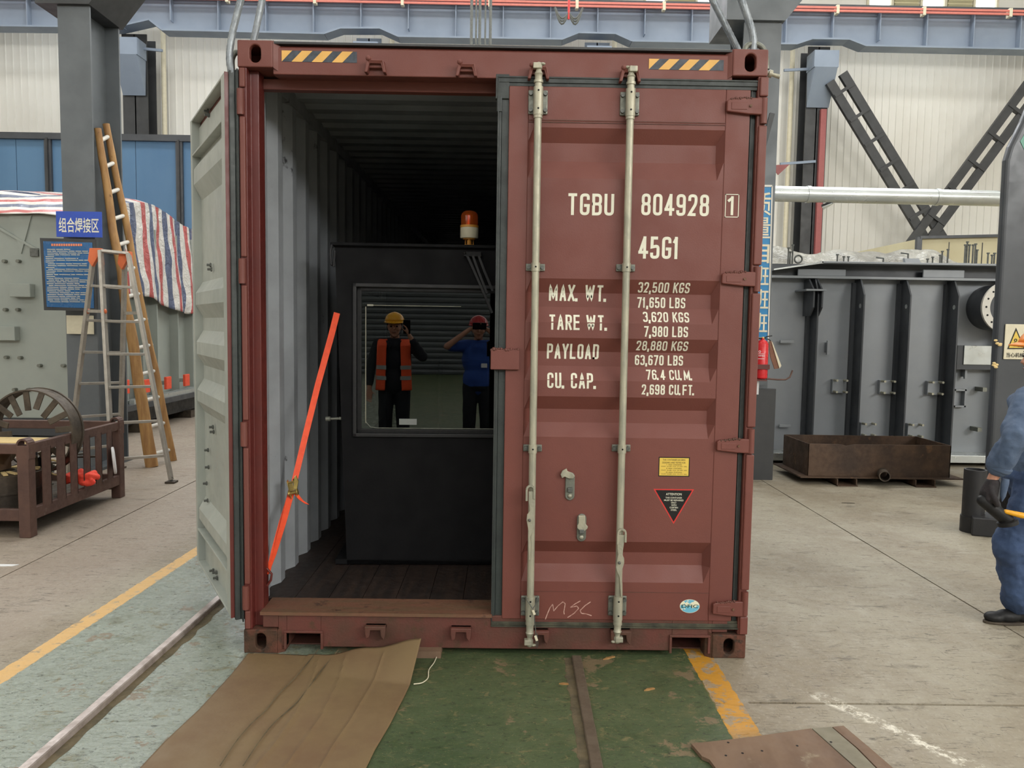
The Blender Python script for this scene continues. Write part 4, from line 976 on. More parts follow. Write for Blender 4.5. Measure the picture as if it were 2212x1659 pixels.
# ================================================================== OPERATOR CAB in the container
YC = .78; cabm = Matrix.Translation((0, YC, 0)) @ Matrix.Rotation(radians(2.04), 4, 'Z')
def CP(px, py, off=0.):                      # local (x, z) on the cab front from a photo pixel
    n = cabm.to_3x3() @ V((0, 1, 0)); o = cabm @ V((0, off, 0)); d = ray(px, py); t = (o-C0).dot(n)/d.dot(n); w = C0+d*t
    l = cabm.inverted() @ w; return l
CB = thing('operator_cab', 'dark grey operator cab with a large front window, loaded inside the container', 'cab', (0, YC, 0))
def cbuild(k, name, m, parent=CB, **kw):
    return k.xf(cabm).build(name, m, parent, **kw)
tl, bl = CP(723, 531), CP(750, 1236); XR = .62; z0, z1 = .21, tl.z; D = 1.9
w0 = CP(764, 616); w1 = CP(770, 938); wz1, wz0 = w0.z, w1.z; wxl = (w0.x+w1.x)/2; wxr = XR-.18
k = MB()
# front skin as a frame round the window, slightly slanting left edge
def fx(z): return bl.x+(tl.x-bl.x)*(z-bl.z)/(tl.z-bl.z)
vs = [(fx(z0), 0, z0), (XR, 0, z0), (XR, 0, z1), (fx(z1), 0, z1), (wxl, 0, wz0), (wxr, 0, wz0), (wxr, 0, wz1), (wxl, 0, wz1)]
vb = [(x, y+.03, z) for x, y, z in vs]
fs = [(0, 1, 5, 4), (1, 2, 6, 5), (2, 3, 7, 6), (3, 0, 4, 7)]
k.add(vs+vb, fs+[tuple(i+8 for i in f) for f in fs]+[(4, 5, 13, 12), (5, 6, 14, 13), (6, 7, 15, 14), (7, 4, 12, 15)])
cbuild(k, 'front_panel', 'cabblack')
k = MB().add([(fx(z0), 0, z0), (fx(z1), 0, z1), (fx(z1), D, z1), (fx(z0), D, z0)], [(0, 1, 2, 3)]).box((XR-.01, 0, z0), (XR, D, z1)).box((fx(z0), D-.02, z0), (XR, D, z1)).box((fx(z1), 0, z0), (XR, D, z0+.03)); cbuild(k, 'side_panels', 'cabblack')
k = MB().prism([(fx(z1)-.02, -.03, z1), (XR+.02, -.03, z1), (XR+.02, D, z1), (fx(z1)-.02, D, z1)], (0, 0, .018)); cbuild(k, 'roof_sheet', 'cabblack', bevel=.004)
# raised window frame and rubber
def frame(k, x0, x1, za, zb, w, y0, y1):
    return k.box((x0, y0, za), (x0+w, y1, zb)).box((x1-w, y0, za), (x1, y1, zb)).box((x0, y0, za), (x1, y1, za+w)).box((x0, y0, zb-w), (x1, y1, zb))
cbuild(frame(MB(), wxl-.012, wxr+.012, wz0-.014, wz1+.012, .022, -.016, .0), 'window_surround', 'black', bevel=.004)
cbuild(frame(MB(), wxl+.006, wxr-.006, wz0+.002, wz1-.004, .03, .006, .02), 'window_rubber', 'blackrubber', bevel=.006)
gk = MB().box((wxl+.004, .010, wz0+.002), (wxr-.004, .014, wz1-.002)); cbuild(gk, 'window_glass', 'glass')
# rounded inner edge of the pane and the two pale seal lines
i0 = CP(789, 740); i1 = CP(800, 925)
k = MB().box((i0.x, .004, i1.z+.03), (i0.x+.004, .0095, CP(789, 662).z)); k.box((CP(793, 660).x, .004, CP(793, 661).z), (CP(806, 660).x, .0095, CP(793, 657).z)).box((CP(806, 660).x, .004, CP(800, 660).z+.001), (CP(996, 660).x, .0095, CP(800, 659).z+.001)); cbuild(k, 'pane_seal', 'zinc')
k = MB(); pts = [(CP(788, 890).x, .008, CP(788, 890).z), (CP(790, 912).x, .008, CP(790, 912).z), (CP(800, 923).x, .008, CP(800, 923).z), (CP(815, 925).x, .008, CP(815, 925).z), (wxr-.04, .008, CP(815, 925).z)]; k.tube(pts, .003, 6); cbuild(k, 'pane_edge', 'zincdark')
a, b = CP(862, 905), CP(900, 918); k = MB().box((a.x, .006, b.z), (b.x, .0095, a.z)); o = cbuild(k, 'window_tag', 'reflective')
# cab interior: pale side lining and seat, seen dimly through the pane
k = MB().box((fx(1.)+.03, .1, .9), (fx(1.)+.06, D-.3, 1.8)); cbuild(k, 'side_lining', 'tankpale')
k = MB().box((-.45, .9, .6), (.0, 1.4, .72)).box((-.43, 1.35, .7), (-.02, 1.47, 1.35)); cbuild(k, 'seat', 'darkcloth', bevel=.04)
# wipers, twin arms
for pts, lab in ((((1006, 547), (1013, 560), (1036, 612), (1048, 640), (1063, 676)), 0), (((1020, 549), (1035, 590), (1052, 634)), 0), (((1034, 553), (1046, 585), (1064, 628)), 1)):
    k = MB(); ps = [CP(x, y, -.035) for x, y in pts]
    for a, b in zip(ps[:-1], ps[1:]): k.bar(a, b, .013, .010, (0, 1, 0))
    cbuild(k, 'wiper_arm', 'black')
k = MB(); c = CP(1021, 549, -.03); k.box((c.x-.05, -.04, c.z-.014), (c.x+.05, .0, c.z+.014)); c = CP(1004, 547, -.03); k.sphere((c.x, -.035, c.z), .010, 8); cbuild(k, 'wiper_pivot', 'blackrubber', bevel=.003)
# mirror hook at the top left corner, door stay lower down
k = MB(); a = CP(719, 534, -.03); k.tube([a, a+V((-.004, -.01, .01)), a+V((-.01, -.02, -.03)), a+V((-.004, -.02, -.10)), a+V((.008, -.02, -.11)), a+V((.012, -.01, -.02))], .007, 8); cbuild(k, 'top_hook', 'black', smooth=True)
k = MB(); a, b = CP(704, 905, -.05), CP(736, 904, -.05); k.lathe(a, [(.014, 0), (.014, .025), (.007, .027), (.007, (b-a).length-.01)], 12, tuple(b-a)); k.lathe(b-V((.008, 0, 0)), [(.009, 0), (.009, .010)], 10, (1, 0, 0)); cbuild(k, 'door_stay', 'zincdark', smooth=True)
# foot bracket on the floor
k = MB(); a, b = CP(807, 1236, -.04), CP(822, 1259, -.04); k.box((a.x, -.06, b.z-.01), (b.x, -.03, a.z)).box((a.x, -.06, a.z), (b.x+.02, .02, a.z+.012)); k.box((a.x+.004, -.065, a.z-.02), (b.x-.004, -.058, a.z-.01)); cbuild(k, 'foot_bracket', 'zincdark', bevel=.002)
k = MB().box((fx(.3)+.03, .03, .203), (fx(.3)+.15, D-.1, .215)).box((XR-.15, .03, .203), (XR-.03, D-.1, .215)); cbuild(k, 'skid', 'black')
# beacon
bc = CP(1013.5, 535, .05); z = z1+.018; cx, cy = bc.x, .05; sc_ = (CP(1033, 500, .05).x-CP(994, 500, .05).x)/2
k = MB().lathe((cx, cy, z), [(.034, 0), (.034, .006), (.013, .010), (.013, .034), (.036, .038), (.036, .044)], 24)
for j in range(3): a = j*2.1+.5; k.tube([(cx+.026*cos(a), cy+.026*sin(a), z+.006), (cx+.026*cos(a), cy+.026*sin(a), z+.04)], .003, 6)
bs = cbuild(k, 'beacon_stand', 'yellow', smooth=True)
cbuild(MB().lathe((cx, cy, z+.044), [(sc_-.004, 0), (sc_, .006), (sc_, .056), (sc_-.001, .060)], 28), 'beacon_body', 'cream', smooth=True)
cbuild(MB().lathe((cx, cy, z+.104), [(sc_+.001, 0), (sc_+.001, .013)], 28), 'beacon_ring', 'yellow', smooth=True)
cbuild(MB().lathe((cx, cy, z+.117), [(sc_*.94, 0), (sc_*.94, .05), (sc_*.88, .065), (sc_*.7, .077), (sc_*.4, .083), (.002, .085)], 28), 'beacon_lens', 'amber', smooth=True)
cbuild(MB().lathe((cx, cy, z+.118), [(.019, 0), (.019, .055), (.010, .06)], 12), 'beacon_reflector', 'reflector')

# ================================================================== RATCHET STRAP
RS = thing('ratchet_strap', 'bright orange ratchet strap running from the cab down to the left door post', 'strap', tuple(P(578, 1243, .1)))
def strap_part(pts, w0, w1, name='webbing', tw=0):
    k = MB(); n = 24; vs = []
    A = [P(*p[:2], p[2]) for p in pts]
    def at(t):
        s = t*(len(A)-1); i = min(int(s), len(A)-2); return A[i].lerp(A[i+1], s-i)
    for i in range(n+1):
        t = i/n; p = at(t); w = (w0+(w1-w0)*t)/2; a = tw*t; d = V((cos(a), sin(a)*.9, -.25*cos(a))); vs += [p-d*w, p+d*w]
    k.add(vs, [(2*i, 2*i+1, 2*i+3, 2*i+2) for i in range(n)]); k.build(name, 'strap', RS, solid=.003)
strap_part([(728, 676, .74), (716, 724, .70), (687, 830, .60), (660, 940, .48), (636, 1040, .40)], .034, .030, tw=.35)
strap_part([(630, 1060, .38), (612, 1130, .28), (593, 1195, .18), (577, 1240, .11)], .034, .016, tw=-.4)
strap_part([(627, 1062, .385), (606, 1130, .29), (590, 1190, .19), (579, 1238, .115)], .018, .020)
strap_part([(640, 1068, .36), (650, 1080, .34), (663, 1089, .33)], .026, .024, 'strap_tail')
k = MB(); c = P(632, 1055, .36)
RT = Matrix.Translation(c) @ Matrix.Rotation(radians(-14), 4, 'Y')
for dx in (-.016, .016): k.prism([(dx-.002, -.012, -.055), (dx-.002, -.016, .045), (dx-.002, .010, .05), (dx-.002, .012, -.05)], (.004, 0, 0))
k.lathe((-.026, -.006, -.022), [(.012, 0), (.017, .001), (.017, .006), (.010, .007), (.010, .045), (.017, .046), (.017, .051)], 16, (1, 0, 0))
k.lathe((-.020, -.004, .034), [(.006, 0), (.006, .042)], 10, (1, 0, 0)); k.prism([(.008, -.02, .0), (.032, -.024, .062), (.040, -.02, .066), (.042, -.01, .03), (.024, -.012, -.01)], (0, .008, 0)); k.box((-.012, -.018, -.01), (.012, -.012, .03))
k.xf(RT).build('ratchet', 'brass', RS, .002)

# ================================================================== WIRE ROPE SLINGS
def sling(label, pts, r, up):
    a, b = pts[-2], pts[-1]; A = [P(x, y, yy) for x, y, yy in pts]; d = (A[-1]-A[-2]).normalized(); A.append(A[-1]+d*up)
    ps = [A[0]]
    for p, q in zip(A[:-1], A[1:]):
        n = max(2, int((q-p).length/.012)); ps += [p.lerp(q, (i+1)/n) for i in range(n)]
    # soften kinks
    for _ in range(12): ps = [ps[0]]+[(ps[i-1]+ps[i]*2+ps[i+1])/4 for i in range(1, len(ps)-1)]+[ps[-1]]
    o = MB().tube(ps, r, 30, True, 6, 36).build('wire_rope_sling', 'rope', smooth=True)
    return tag(o, label, 'rope', 'lifting slings')
sling('thick twisted wire rope beside the left end of the container header', [(503, 172, .02), (497, 148, .0), (494, 120, 0), (502, 70, 0), (520, 0, 0)], .0165, 1.3)
sling('wire rope rising behind the top left corner casting', [(547, 92, .17), (556, 50, .17), (572, -30, .17)], .0165, 1.3)
sling('wire rope leaning inward above the top right corner casting', [(1596, 112, .14), (1575, 70, .13), (1534, -10, .12)], .0165, 1.3)
sling('wire rope standing closest to the outer top right corner', [(1627, 112, .06), (1630, 85, .06), (1618, 45, .06), (1598, -10, .06)], .018, 1.3)
def shackle(label, pts, pin, r=.013):
    t = thing('shackle', label, 'shackle', tuple(P(*pts[0])))
    ps = [P(*p) for p in pts]; q = []
    for a, b in zip(ps[:-1], ps[1:]): q += [a.lerp(b, i/6) for i in range(6)]
    q.append(ps[-1])
    for _ in range(6): q = [q[0]]+[(q[i-1]+q[i]*2+q[i+1])/4 for i in range(1, len(q)-1)]+[q[-1]]
    MB().tube(q, r, 12).build('bow', 'zincdark', t, smooth=True)
    a, b = P(*pin[0]), P(*pin[1]); k = MB().lathe(a, [(.010, 0), (.010, (b-a).length*.45), (.018, (b-a).length*.46), (.018, (b-a).length*.62), (.008, (b-a).length*.64), (.011, (b-a).length)], 12, tuple(b-a)); k.build('pin', 'zinc', t, smooth=True)
shackle('round shackle at the top right corner casting with its pin sticking out', [(1606, 118, .06), (1612, 98, .06), (1630, 93, .06), (1648, 102, .06), (1656, 125, .06), (1656, 150, .06)], ((1640, 152, .06), (1684, 166, .06)))
shackle('shackle at the top left corner casting, behind the thick rope', [(520, 116, .05), (508, 112, .05), (500, 128, .04), (502, 156, .03), (512, 160, .03)], ((522, 150, .05), (503, 168, .03)))

# ================================================================== FLOOR RAILS, MAT, BOARDS
def rail(label, a, b, w, h, mat_, side_dirt):
    (ax, ay), (bx, by) = a, b; d = V((bx-ax, by-ay, 0)).normalized(); n = V((d.y, -d.x, 0)); t = thing('floor_rail', label, 'rail', (ax, ay, 0))
    p, q = V((ax, ay, 0)), V((bx, by, 0)); N_ = 60; k = MB()
    vs = []
    for i in range(N_+1):
        c = p.lerp(q, i/N_); j = .0012*noise.noise(V((i*1.7, 0, 0)))
        vs += [c-n*(w/2+.003)+V((0, 0, -.02)), c-n*(w/2+j)+V((0, 0, h-.003)), c-n*(w/2-.004+j)+V((0, 0, h)), c+n*(w/2-.004+j)+V((0, 0, h)), c+n*(w/2+j)+V((0, 0, h-.004)), c+n*(w/2+.003)+V((0, 0, -.02))]
    k.add(vs, [(6*i+j, 6*i+j+1, 6*i+7+j, 6*i+6+j) for i in range(N_) for j in range(5)]+[tuple(range(6)), tuple(6*N_+j for j in range(5, -1, -1))]); k.build('rail_head', mat_, t)
    k = MB(); vs = []
    s = side_dirt
    for i in range(N_*3+1):
        c = p.lerp(q, i/N_/3); ww = .035+.03*abs(noise.noise(V((i*.31, 5, 0))))
        vs += [c+n*s*(w/2)+V((0, 0, .0015)), c+n*s*(w/2+ww)+V((0, 0, .0008))]
    k.add(vs, [(2*i, 2*i+1, 2*i+3, 2*i+2) for i in range(N_*3)]); k.build('dirt_strip', 'dirt', t)
    return t
rail('polished steel rail in the pale left floor strip beside the open door', (-1.718, -3.4), (-1.395, 8.), .040, .028, 'railtop', 1)
rail('dull brown rail in the green floor in front of the closed door', (.352, -3.4), (.395, -.02), .046, .014, 'raildull', -1)

# the brown sheet in front of the sill
Lp = [(538, 1409), (500, 1457), (430, 1533), (354, 1604), (300, 1662), (215, 1760)]
Rp = [(909, 1352), (908, 1436), (875, 1501), (842, 1566), (810, 1620), (789, 1663), (752, 1760)]
def lerp_path(pl, t):
    s = t*(len(pl)-1); i = min(int(s), len(pl)-2); f = s-i; return (pl[i][0]*(1-f)+pl[i+1][0]*f, pl[i][1]*(1-f)+pl[i+1][1]*f)
Lw = [G(x, y, .006) for x, y in Lp]; Rw = [G(908, 1432, .006)]+[G(x, y, .006) for x, y in Rp[2:]]
def mat_pt(u, v):
    def at(pl, t):
        s = t*(len(pl)-1); i = min(int(s), len(pl)-2); return pl[i].lerp(pl[i+1], s-i)
    a, b = at(Lw, v), at(Rw, v); p = a.lerp(b, u)
    z = .006+.010*max(0, noise.noise(V((p.x*2.2, p.y*1.6, 0)))+.2)*min(1, 6*min(u, 1-u)+.1)
    for c, wd in ((.42+.10*sin(v*2.6), .012), (.56+.09*sin(v*2.4+.2), .010), (.80, .006)): z += .007*math.exp(-((u-c)/wd)**2)*(1 if v > .05 else v*20)
    if u > .35 and v < .14:                        # raised corner leaning against the sill
        k_ = ((u-.35)/.65)**1.3; t = 1-v/.14; z += k_*t*.105; p = p+V((.0, k_*t*.035, 0)); z += .006*sin(u*22)*t
    return (p.x, min(p.y, -.022-.0*v), z)
mt = MB().grid(mat_pt, 90, 120).build('floor_mat', 'mat', smooth=True, solid=.004); tag(mt, 'brown rubberised sheet lying in front of the container, one corner lifted against the sill', 'mat')
# creases drawn as ridges with a slit beside them
for i, pl in enumerate((((688, 1402), (676, 1418), (640, 1462), (600, 1500), (575, 1535), (545, 1560), (510, 1600), (470, 1662)), ((731, 1404), (700, 1440), (672, 1478), (640, 1520), (592, 1560), (560, 1600), (520, 1662)))):
    ps = [G(x, y, .0155) for x, y in pl]; q = []
    for a, b in zip(ps[:-1], ps[1:]): q += [a.lerp(b, j/8) for j in range(8)]
    for _ in range(8): q = [q[0]]+[(q[j-1]+q[j]*2+q[j+1])/4 for j in range(1, len(q)-1)]+[q[-1]]
    o = MB().tube(q, .0022, 6).build('crease', 'dirt', mt, smooth=True)
# timber piece under the sill, twine
a = P(928, 1407, .02); o = MB().box((a.x-.06, -.04, 0), (a.x+.06, .14, .034)).build('timber_block', 'ply'); tag(o, 'short timber block half under the container beside the brown sheet', 'timber')
k = MB(); ps = [G(x, y, .006) for x, y in ((946, 1412), (938, 1432), (925, 1447), (926, 1465), (912, 1476), (890, 1478))]; q = []
for a, b in zip(ps[:-1], ps[1:]): q += [a.lerp(b, j/6) for j in range(6)]
for _ in range(5): q = [q[0]]+[(q[j-1]+q[j]*2+q[j+1])/4 for j in range(1, len(q)-1)]+[q[-1]]
o = k.tube(q, .0025, 6).build('twine', 'cream', smooth=True); tag(o, 'thin pale twine on the green floor at the edge of the brown sheet', 'string')
# plywood offcut
pb = thing('plywood_sheet', 'worn brown plywood offcut on the floor at the bottom edge, right of the rail', 'board', tuple(G(1600, 1630)))
def slab_poly(pts, z0, z1, name, m, parent):
    b = [G(x, y, z1) for x, y in pts]; return MB().prism([(p.x, p.y, z0) for p in b], (0, 0, z1-z0)).build(name, m, parent, .001)
slab_poly([(1493, 1606), (1620, 1592), (1752, 1573), (1800, 1616), (1862, 1672), (1990, 1790), (1640, 1790), (1556, 1672), (1532, 1640), (1516, 1633)], .001, .016, 'board', 'ply', pb)
slab_poly([(1754, 1573), (1796, 1570), (1850, 1616), (1905, 1672), (2030, 1790), (1995, 1790), (1866, 1672), (1802, 1616)], .001, .010, 'plank', 'plank', pb)
slab_poly([(1798, 1570), (1822, 1567), (1880, 1616), (1945, 1672), (2080, 1790), (2034, 1790), (1908, 1672), (1853, 1616)], .001, .008, 'strip', 'ply', pb)
k = MB()
for x, y in ((1573, 1604), (1646, 1622), (1722, 1611), (1795, 1603), (1568, 1632), (1604, 1627)): k.lathe(G(x, y, .0162), [(.005, 0), (.005, .0006)], 12)
k.build('screw_hole', 'dark', pb)['kind'] = 'stuff'
for i, (x, y, L, lab) in enumerate(((1315, 1422, .035, 'orange wood chip on the green floor just below the container'), (1402, 1490, .028, 'small tan wood chip right of the brown rail'), (1218, 1478, .022, 'thin pale splinter left of the brown rail'), (1832, 1087, .06, 'dark offcut of flat bar on the concrete in front of the rusty tray'))):
    c = G(x, y, .0); a = random.uniform(-.6, .6); m = MB().prism([(-L, -.004, 0), (-L*.3, -.009, 0), (L, -.004, 0), (L*.8, .005, 0), (-L*.2, .007, 0)], (0, 0, .005)).xf(Matrix.Translation(c) @ Matrix.Rotation(a, 4, 'Z'))
    o = m.build('wood_chip' if i < 3 else 'steel_offcut', 'wood' if i < 3 else 'iron'); tag(o, lab, 'chip' if i < 3 else 'offcut')
c = G(10, 1222); o = MB().prism([(c.x-.12, c.y-.03, 0), (c.x+.06, c.y-.01, 0), (c.x+.08, c.y+.02, 0), (c.x-.1, c.y+.02, 0)], (0, 0, .004)).build('paper_strip', 'paper'); tag(o, 'white strip lying on the floor at the far left edge', 'strip')

# ================================================================== LEFT SIDE
# aluminium step ladder
AL = thing('step_ladder', 'aluminium folding ladder with orange hinges standing behind the brown crib', 'ladder', (-3.5, 4.1, 0))
F1, F2 = V((-3.711, 3.66, 0)), V((-3.284, 3.951, 0)); T1, T2 = P(217, 541, 3.98), P(277, 547, 4.12); Yt = 4.05
B1, B2 = G(146, 1029), G(259, 1012); S1, S2 = P(203, 541, 4.05), P(270, 549, 4.19)
def stile(a, b, nm='stile'): MB().bar(a, b, .030, .062, (0, 1, 0)).build(nm, 'alu', AL, .003)
stile(F1+V((0, 0, .03)), T1); stile(F2+V((0, 0, .03)), T2); stile(B1+V((0, 0, .03)), S1); stile(B2+V((0, 0, .03)), S2)
for t in (.0, .15, .30, .44, .58, .73, .88):
    a, b = T1.lerp(F1, t), T2.lerp(F2, t); MB().bar(a, b, .045, .026).build('rung', 'alu', AL, .003)
    a, b = S1.lerp(B1, t), S2.lerp(B2, t); MB().bar(a, b, .04, .026).build('rung', 'alu', AL, .003)
for a, b in ((T1, S1), (T2, S2)):
    m = (a+b)/2; MB().prism([m+V((-.06, -.03, .02)), m+V((.05, -.03, .02)), m+V((.06, -.03, -.14)), m+V((.02, -.03, -.06)), m+V((-.04, -.03, -.16)), m+V((-.08, -.03, -.1))], (0, .05, 0)).build('hinge', 'orangeplastic', AL, .004)
a, b = T1.lerp(F1, .26), S1.lerp(B1, .26); MB().bar(a, b, .02, .03).build('spreader', 'alu', AL)
for c in (a, b): MB().sphere(c, .03, 8).build('spreader_knob', 'orangeplastic', AL, smooth=True)
a, b = T2.lerp(F2, .26), S2.lerp(B2, .26); MB().bar(a, b, .02, .03).build('spreader', 'alu', AL)
for c in (F1, F2, B1, B2): MB().box(c+V((-.045, -.05, 0)), c+V((.05, .05, .02))).build('foot', 'iron', AL, .004); MB().tube([c+V((0, 0, .01)), c+V((0, 0, .06))], .014, 8).build('foot_stem', 'bolt', AL)
# timber pole ladder leaning on the column
WL = thing('timber_ladder', 'long ladder of two timber poles with white rungs leaning on the left column', 'ladder', (-3.85, 5., 0))
A0, A1 = V((-3.863, 4.80, 0)), P(211, 278, 4.78); D0, D1 = V((-3.80, 5.19, 0)), P(229, 268, 5.02)
def pole(a, b, r0, r1):
    n = 24; ps = []; rs = []
    for i in range(n+1): t = i/n; ps.append(a.lerp(b, t)+V((noise.noise(V((i*.35, a.y*3, 0))), noise.noise(V((i*.35, 7, a.y))), 0))*.025*sin(pi*t)); rs.append((r0+(r1-r0)*t)*(1+.06*noise.noise(V((i*.8, a.y, 3)))))
    MB().tube(ps, rs, 14).build('pole', 'wood', WL, smooth=True)
pole(A0, A1, .068, .036); pole(D0, D1, .045, .036)
for i in range(13):
    t = .035+.93*(i/12)**.97; a, b = A0.lerp(A1, t), D0.lerp(D1, t); d = (b-a)
    MB().tube([a-d*.06, b+d*.10], .022, 10).build('rung', 'rung', WL, smooth=True)
# signs on the left column
sg = thing('area_sign', 'bright blue sign with white Chinese characters on the left column', 'sign', tuple(P(170, 485, 4.5)))
a, b = P(120.5, 456, 4.5), P(220, 513, 4.5); MB().box((a.x, 4.50, b.z), (b.x, 4.515, a.z)).build('plate', 'signblue', sg)
c = (a+b)/2; text_obj('characters', '组合焊接区', 'white', sg, (c.x-.0, 4.498, c.z-.01), .155, .415, bold=.012)
pt = thing('notice_board', 'tall framed dark-blue notice board hung below the blue sign', 'sign', tuple(P(143, 590, 4.46)))
pc = [P(86, 514, 4.44), P(205, 517, 4.44), P(209, 672, 4.44), P(95, 670, 4.44)]
MB().prism([tuple(p) for p in pc], (0, .03, 0)).build('board', 'coldark', pt)
ins = [P(93, 521, 4.434), P(199, 524, 4.434), P(203, 666, 4.434), P(101, 663, 4.434)]; MB().prism([tuple(p) for p in ins], (0, .006, 0)).build('print', 'posterblue', pt)
k = MB(); rnd = random.Random(3)
for i in range(30):
    yy = 538+i*3.9; xl = 97+(yy-521)*.05; L = rnd.choice((18, 50, 84, 92, 92, 88, 70)); x = xl+rnd.choice((0, 0, 4))
    end = min(x+L, 197)
    while x < end:
        w = rnd.uniform(8, 26); p, q = P(x, yy, 4.432), P(min(x+w, end), yy+1.5, 4.432); k.box((p.x, 4.430, q.z), (q.x, 4.433, p.z)); x += w+2
k.build('text_lines', 'cream', pt)['kind'] = 'stuff'
k = MB()
for i in range(13): p, q = P(111+i*5.2, 526.5, 4.432), P(115+i*5.2, 531.5, 4.432); k.box((p.x, 4.430, q.z), (q.x, 4.433, p.z))
k.build('title_characters', 'pinkorange', pt)['kind'] = 'stuff'
a, b = P(143, 681, 4.56), P(202, 722, 4.56); o = MB().box((a.x, 4.56, b.z), (b.x, 4.575, a.z)).build('blank_card', 'cream'); tag(o, 'cream card on the left column under the notice board', 'card')
# brown steel crib
XC = -3.44
CR_ = thing('steel_crib', 'brown slatted steel crib full of scrap parts at the left edge', 'crate', (-4.4, 2.6, 0))
yf, yb_ = 1.93, 3.34; xl_ = -5.6
zt = .685; zb2 = PX(80, 1104, XC).z
lw = .085
def cbx(nm, a, b, m='rackbrown', bev=.006): return MB().box(a, b).build(nm, m, CR_, bev)
for x in (XC-lw, xl_):
    for y in (yf, yb_-lw): cbx('leg', (x, y, 0), (x+lw, y+lw, zt))
for z0, z1 in ((zt-.065, zt+.01), (zb2-.06, zb2+.03)):
    cbx('side_rail', (XC-.05, yf+lw, z0), (XC-.005, yb_-lw, z1)); cbx('side_rail', (xl_+.005, yf+lw, z0), (xl_+.05, yb_-lw, z1))
    cbx('end_rail', (xl_+lw, yf+.01, z0), (XC-lw, yf+.05, z1)); cbx('end_rail', (xl_+lw, yb_-.05, z0), (XC-lw, yb_-.01, z1))
for xa, xb in ((93, 112), (125, 143), (154, 169), (183, 197), (209, 222), (234, 245)):
    y0_, y1_ = PX(xa, 1000, XC).y, PX(xb, 1000, XC).y
    MB().box((XC-.012, y0_, zb2+.01), (XC-.004, y1_, zt-.04)).box((XC-.045, y1_-.008, zb2+.01), (XC-.004, y1_, zt-.04)).build('slat', 'rackbrown', CR_, .001)
for i in range(5):
    x = XC-.35-i*.33; MB().box((x, yf+.015, zb2), (x+.07, yf+.023, zt-.04)).build('slat', 'rackbrown', CR_)
for y in (yf+lw*.5, yb_-lw*.5):
    pts = [V((XC-lw*.5-.040*cos(t), y, zt+.0+.045*sin(t))) for t in [pi*i/8 for i in range(9)]]; pts = [pts[0]-V((0, 0, .10))]+pts+[pts[-1]-V((0, 0, .10))]
    k = MB()
    for a, b in zip(pts[:-1], pts[1:]): k.bar(a, b, lw*.95, .014, V((0, 0, 1)) if abs((b-a).normalized().z) < .7 else V((1, 0, 0)))
    k.build('top_hook', 'rackbrown', CR_)
cbx('floor_plate', (xl_+.05, yf+.05, zb2-.05), (XC-.05, yb_-.05, zb2-.035), 'iron', 0)
# contents
zf = zb2-.035
WR = thing('slotted_ring', 'large open iron ring with inward tabs propped up in the crib', 'ring', (-3.86, 2.62, .3))
c = P(84, 944, 2.62); c.z = .70; R0 = .345
MB().lathe((c.x, 2.50, c.z), [(R0-.012, 0), (R0, 0), (R0, .13), (R0-.012, .13)], 56, (0, 1, 0), closed=True).build('rim', 'iron', WR, smooth=True)
MB().lathe((c.x, 2.64, c.z), [(R0-.02, 0), (R0+.006, 0), (R0+.006, .02), (R0-.02, .02)], 56, (0, 1, 0), closed=True).build('rim_band', 'iron', WR, smooth=True)
for i in range(16):
    a = 2*pi*i/16+.1; d = V((cos(a), 0, sin(a))); L = .15+.02*(i % 3); k = MB(); p = V((c.x, 2.52, c.z))
    k.bar(p+d*(R0-.012), p+d*(R0-L)+V((0, -.02*(i % 2), 0)), .012, .048, V((-sin(a), 0, cos(a)))); k.build('tab', 'iron', WR, .003)
k = MB().bar((c.x-.20, 2.58, c.z-.08), (c.x+.22, 2.58, c.z-.08), .03, .06).bar((c.x-.02, 2.58, c.z-.1), (c.x-.02, 2.58, zf+.02), .05, .03, (1, 0, 0)).bar((c.x-.02, 2.56, c.z-.33), (c.x+.14, 2.57, c.z-.12), .02, .06); k.build('stand_bars', 'black', WR)
DRM = thing('slotted_drum', 'flat dark drum with slotted yellowish top lying in the crib behind the front leg', 'drum', (-3.95, 2.32, zf))
dcx, dcy = -3.93, 2.36; MB().lathe((dcx, dcy, zf), [(.29, 0), (.29, .12), (.30, .12), (.30, .14), (.29, .14), (.29, .26), (.10, .27), (.10, .2)], 48).build('body', 'iron', DRM, smooth=True)
for i in range(22):
    a = 2*pi*i/22; d = V((cos(a), sin(a), 0)); p = V((dcx, dcy, zf+.272)); MB().bar(p+d*.12, p+d*.27, .03, .01, (0, 0, 1)).build('rib', 'foam' if i % 3 else 'iron', DRM)
a, b = P(-60, 974, 2.25), P(92, 1003, 2.25); o = MB().box((a.x, 2.2, .58), (b.x-.05, 2.45, .67)).build('foam_block', 'foam', None, .01); tag(o, 'long cream foam block lying in the crib behind the front rail', 'block')
o.location.z = 0
bx = MB().box((a.x+.1, 2.22, zf+.285), (a.x+.2, 2.4, .58)).build('support_block', 'ply'); tag(bx, 'small timber block under the cream foam in the crib', 'block')
c = P(176, 1030, 2.75); k = MB()
for i in range(9): k.sphere(c+V((random.uniform(-.12, .10), random.uniform(-.05, .05), random.uniform(-.04, .03))), random.uniform(.03, .05), 8, (1.5, 1, .7))
for i in range(14): k.capsule(c+V((random.uniform(-.13, .12), -.06, random.uniform(-.04, .03))), c+V((random.uniform(-.13, .12), .05, random.uniform(-.05, .05))), .016, .022, 8)
o = k.build('orange_cloth', 'clothorange'); md = o.modifiers.new('r', 'REMESH'); md.mode = 'VOXEL'; md.voxel_size = .01; md = o.modifiers.new('s', 'SMOOTH'); md.iterations = 3; o.location.z = 0; tag(o, 'crumpled bright orange cloth among the scrap in the crib', 'cloth')
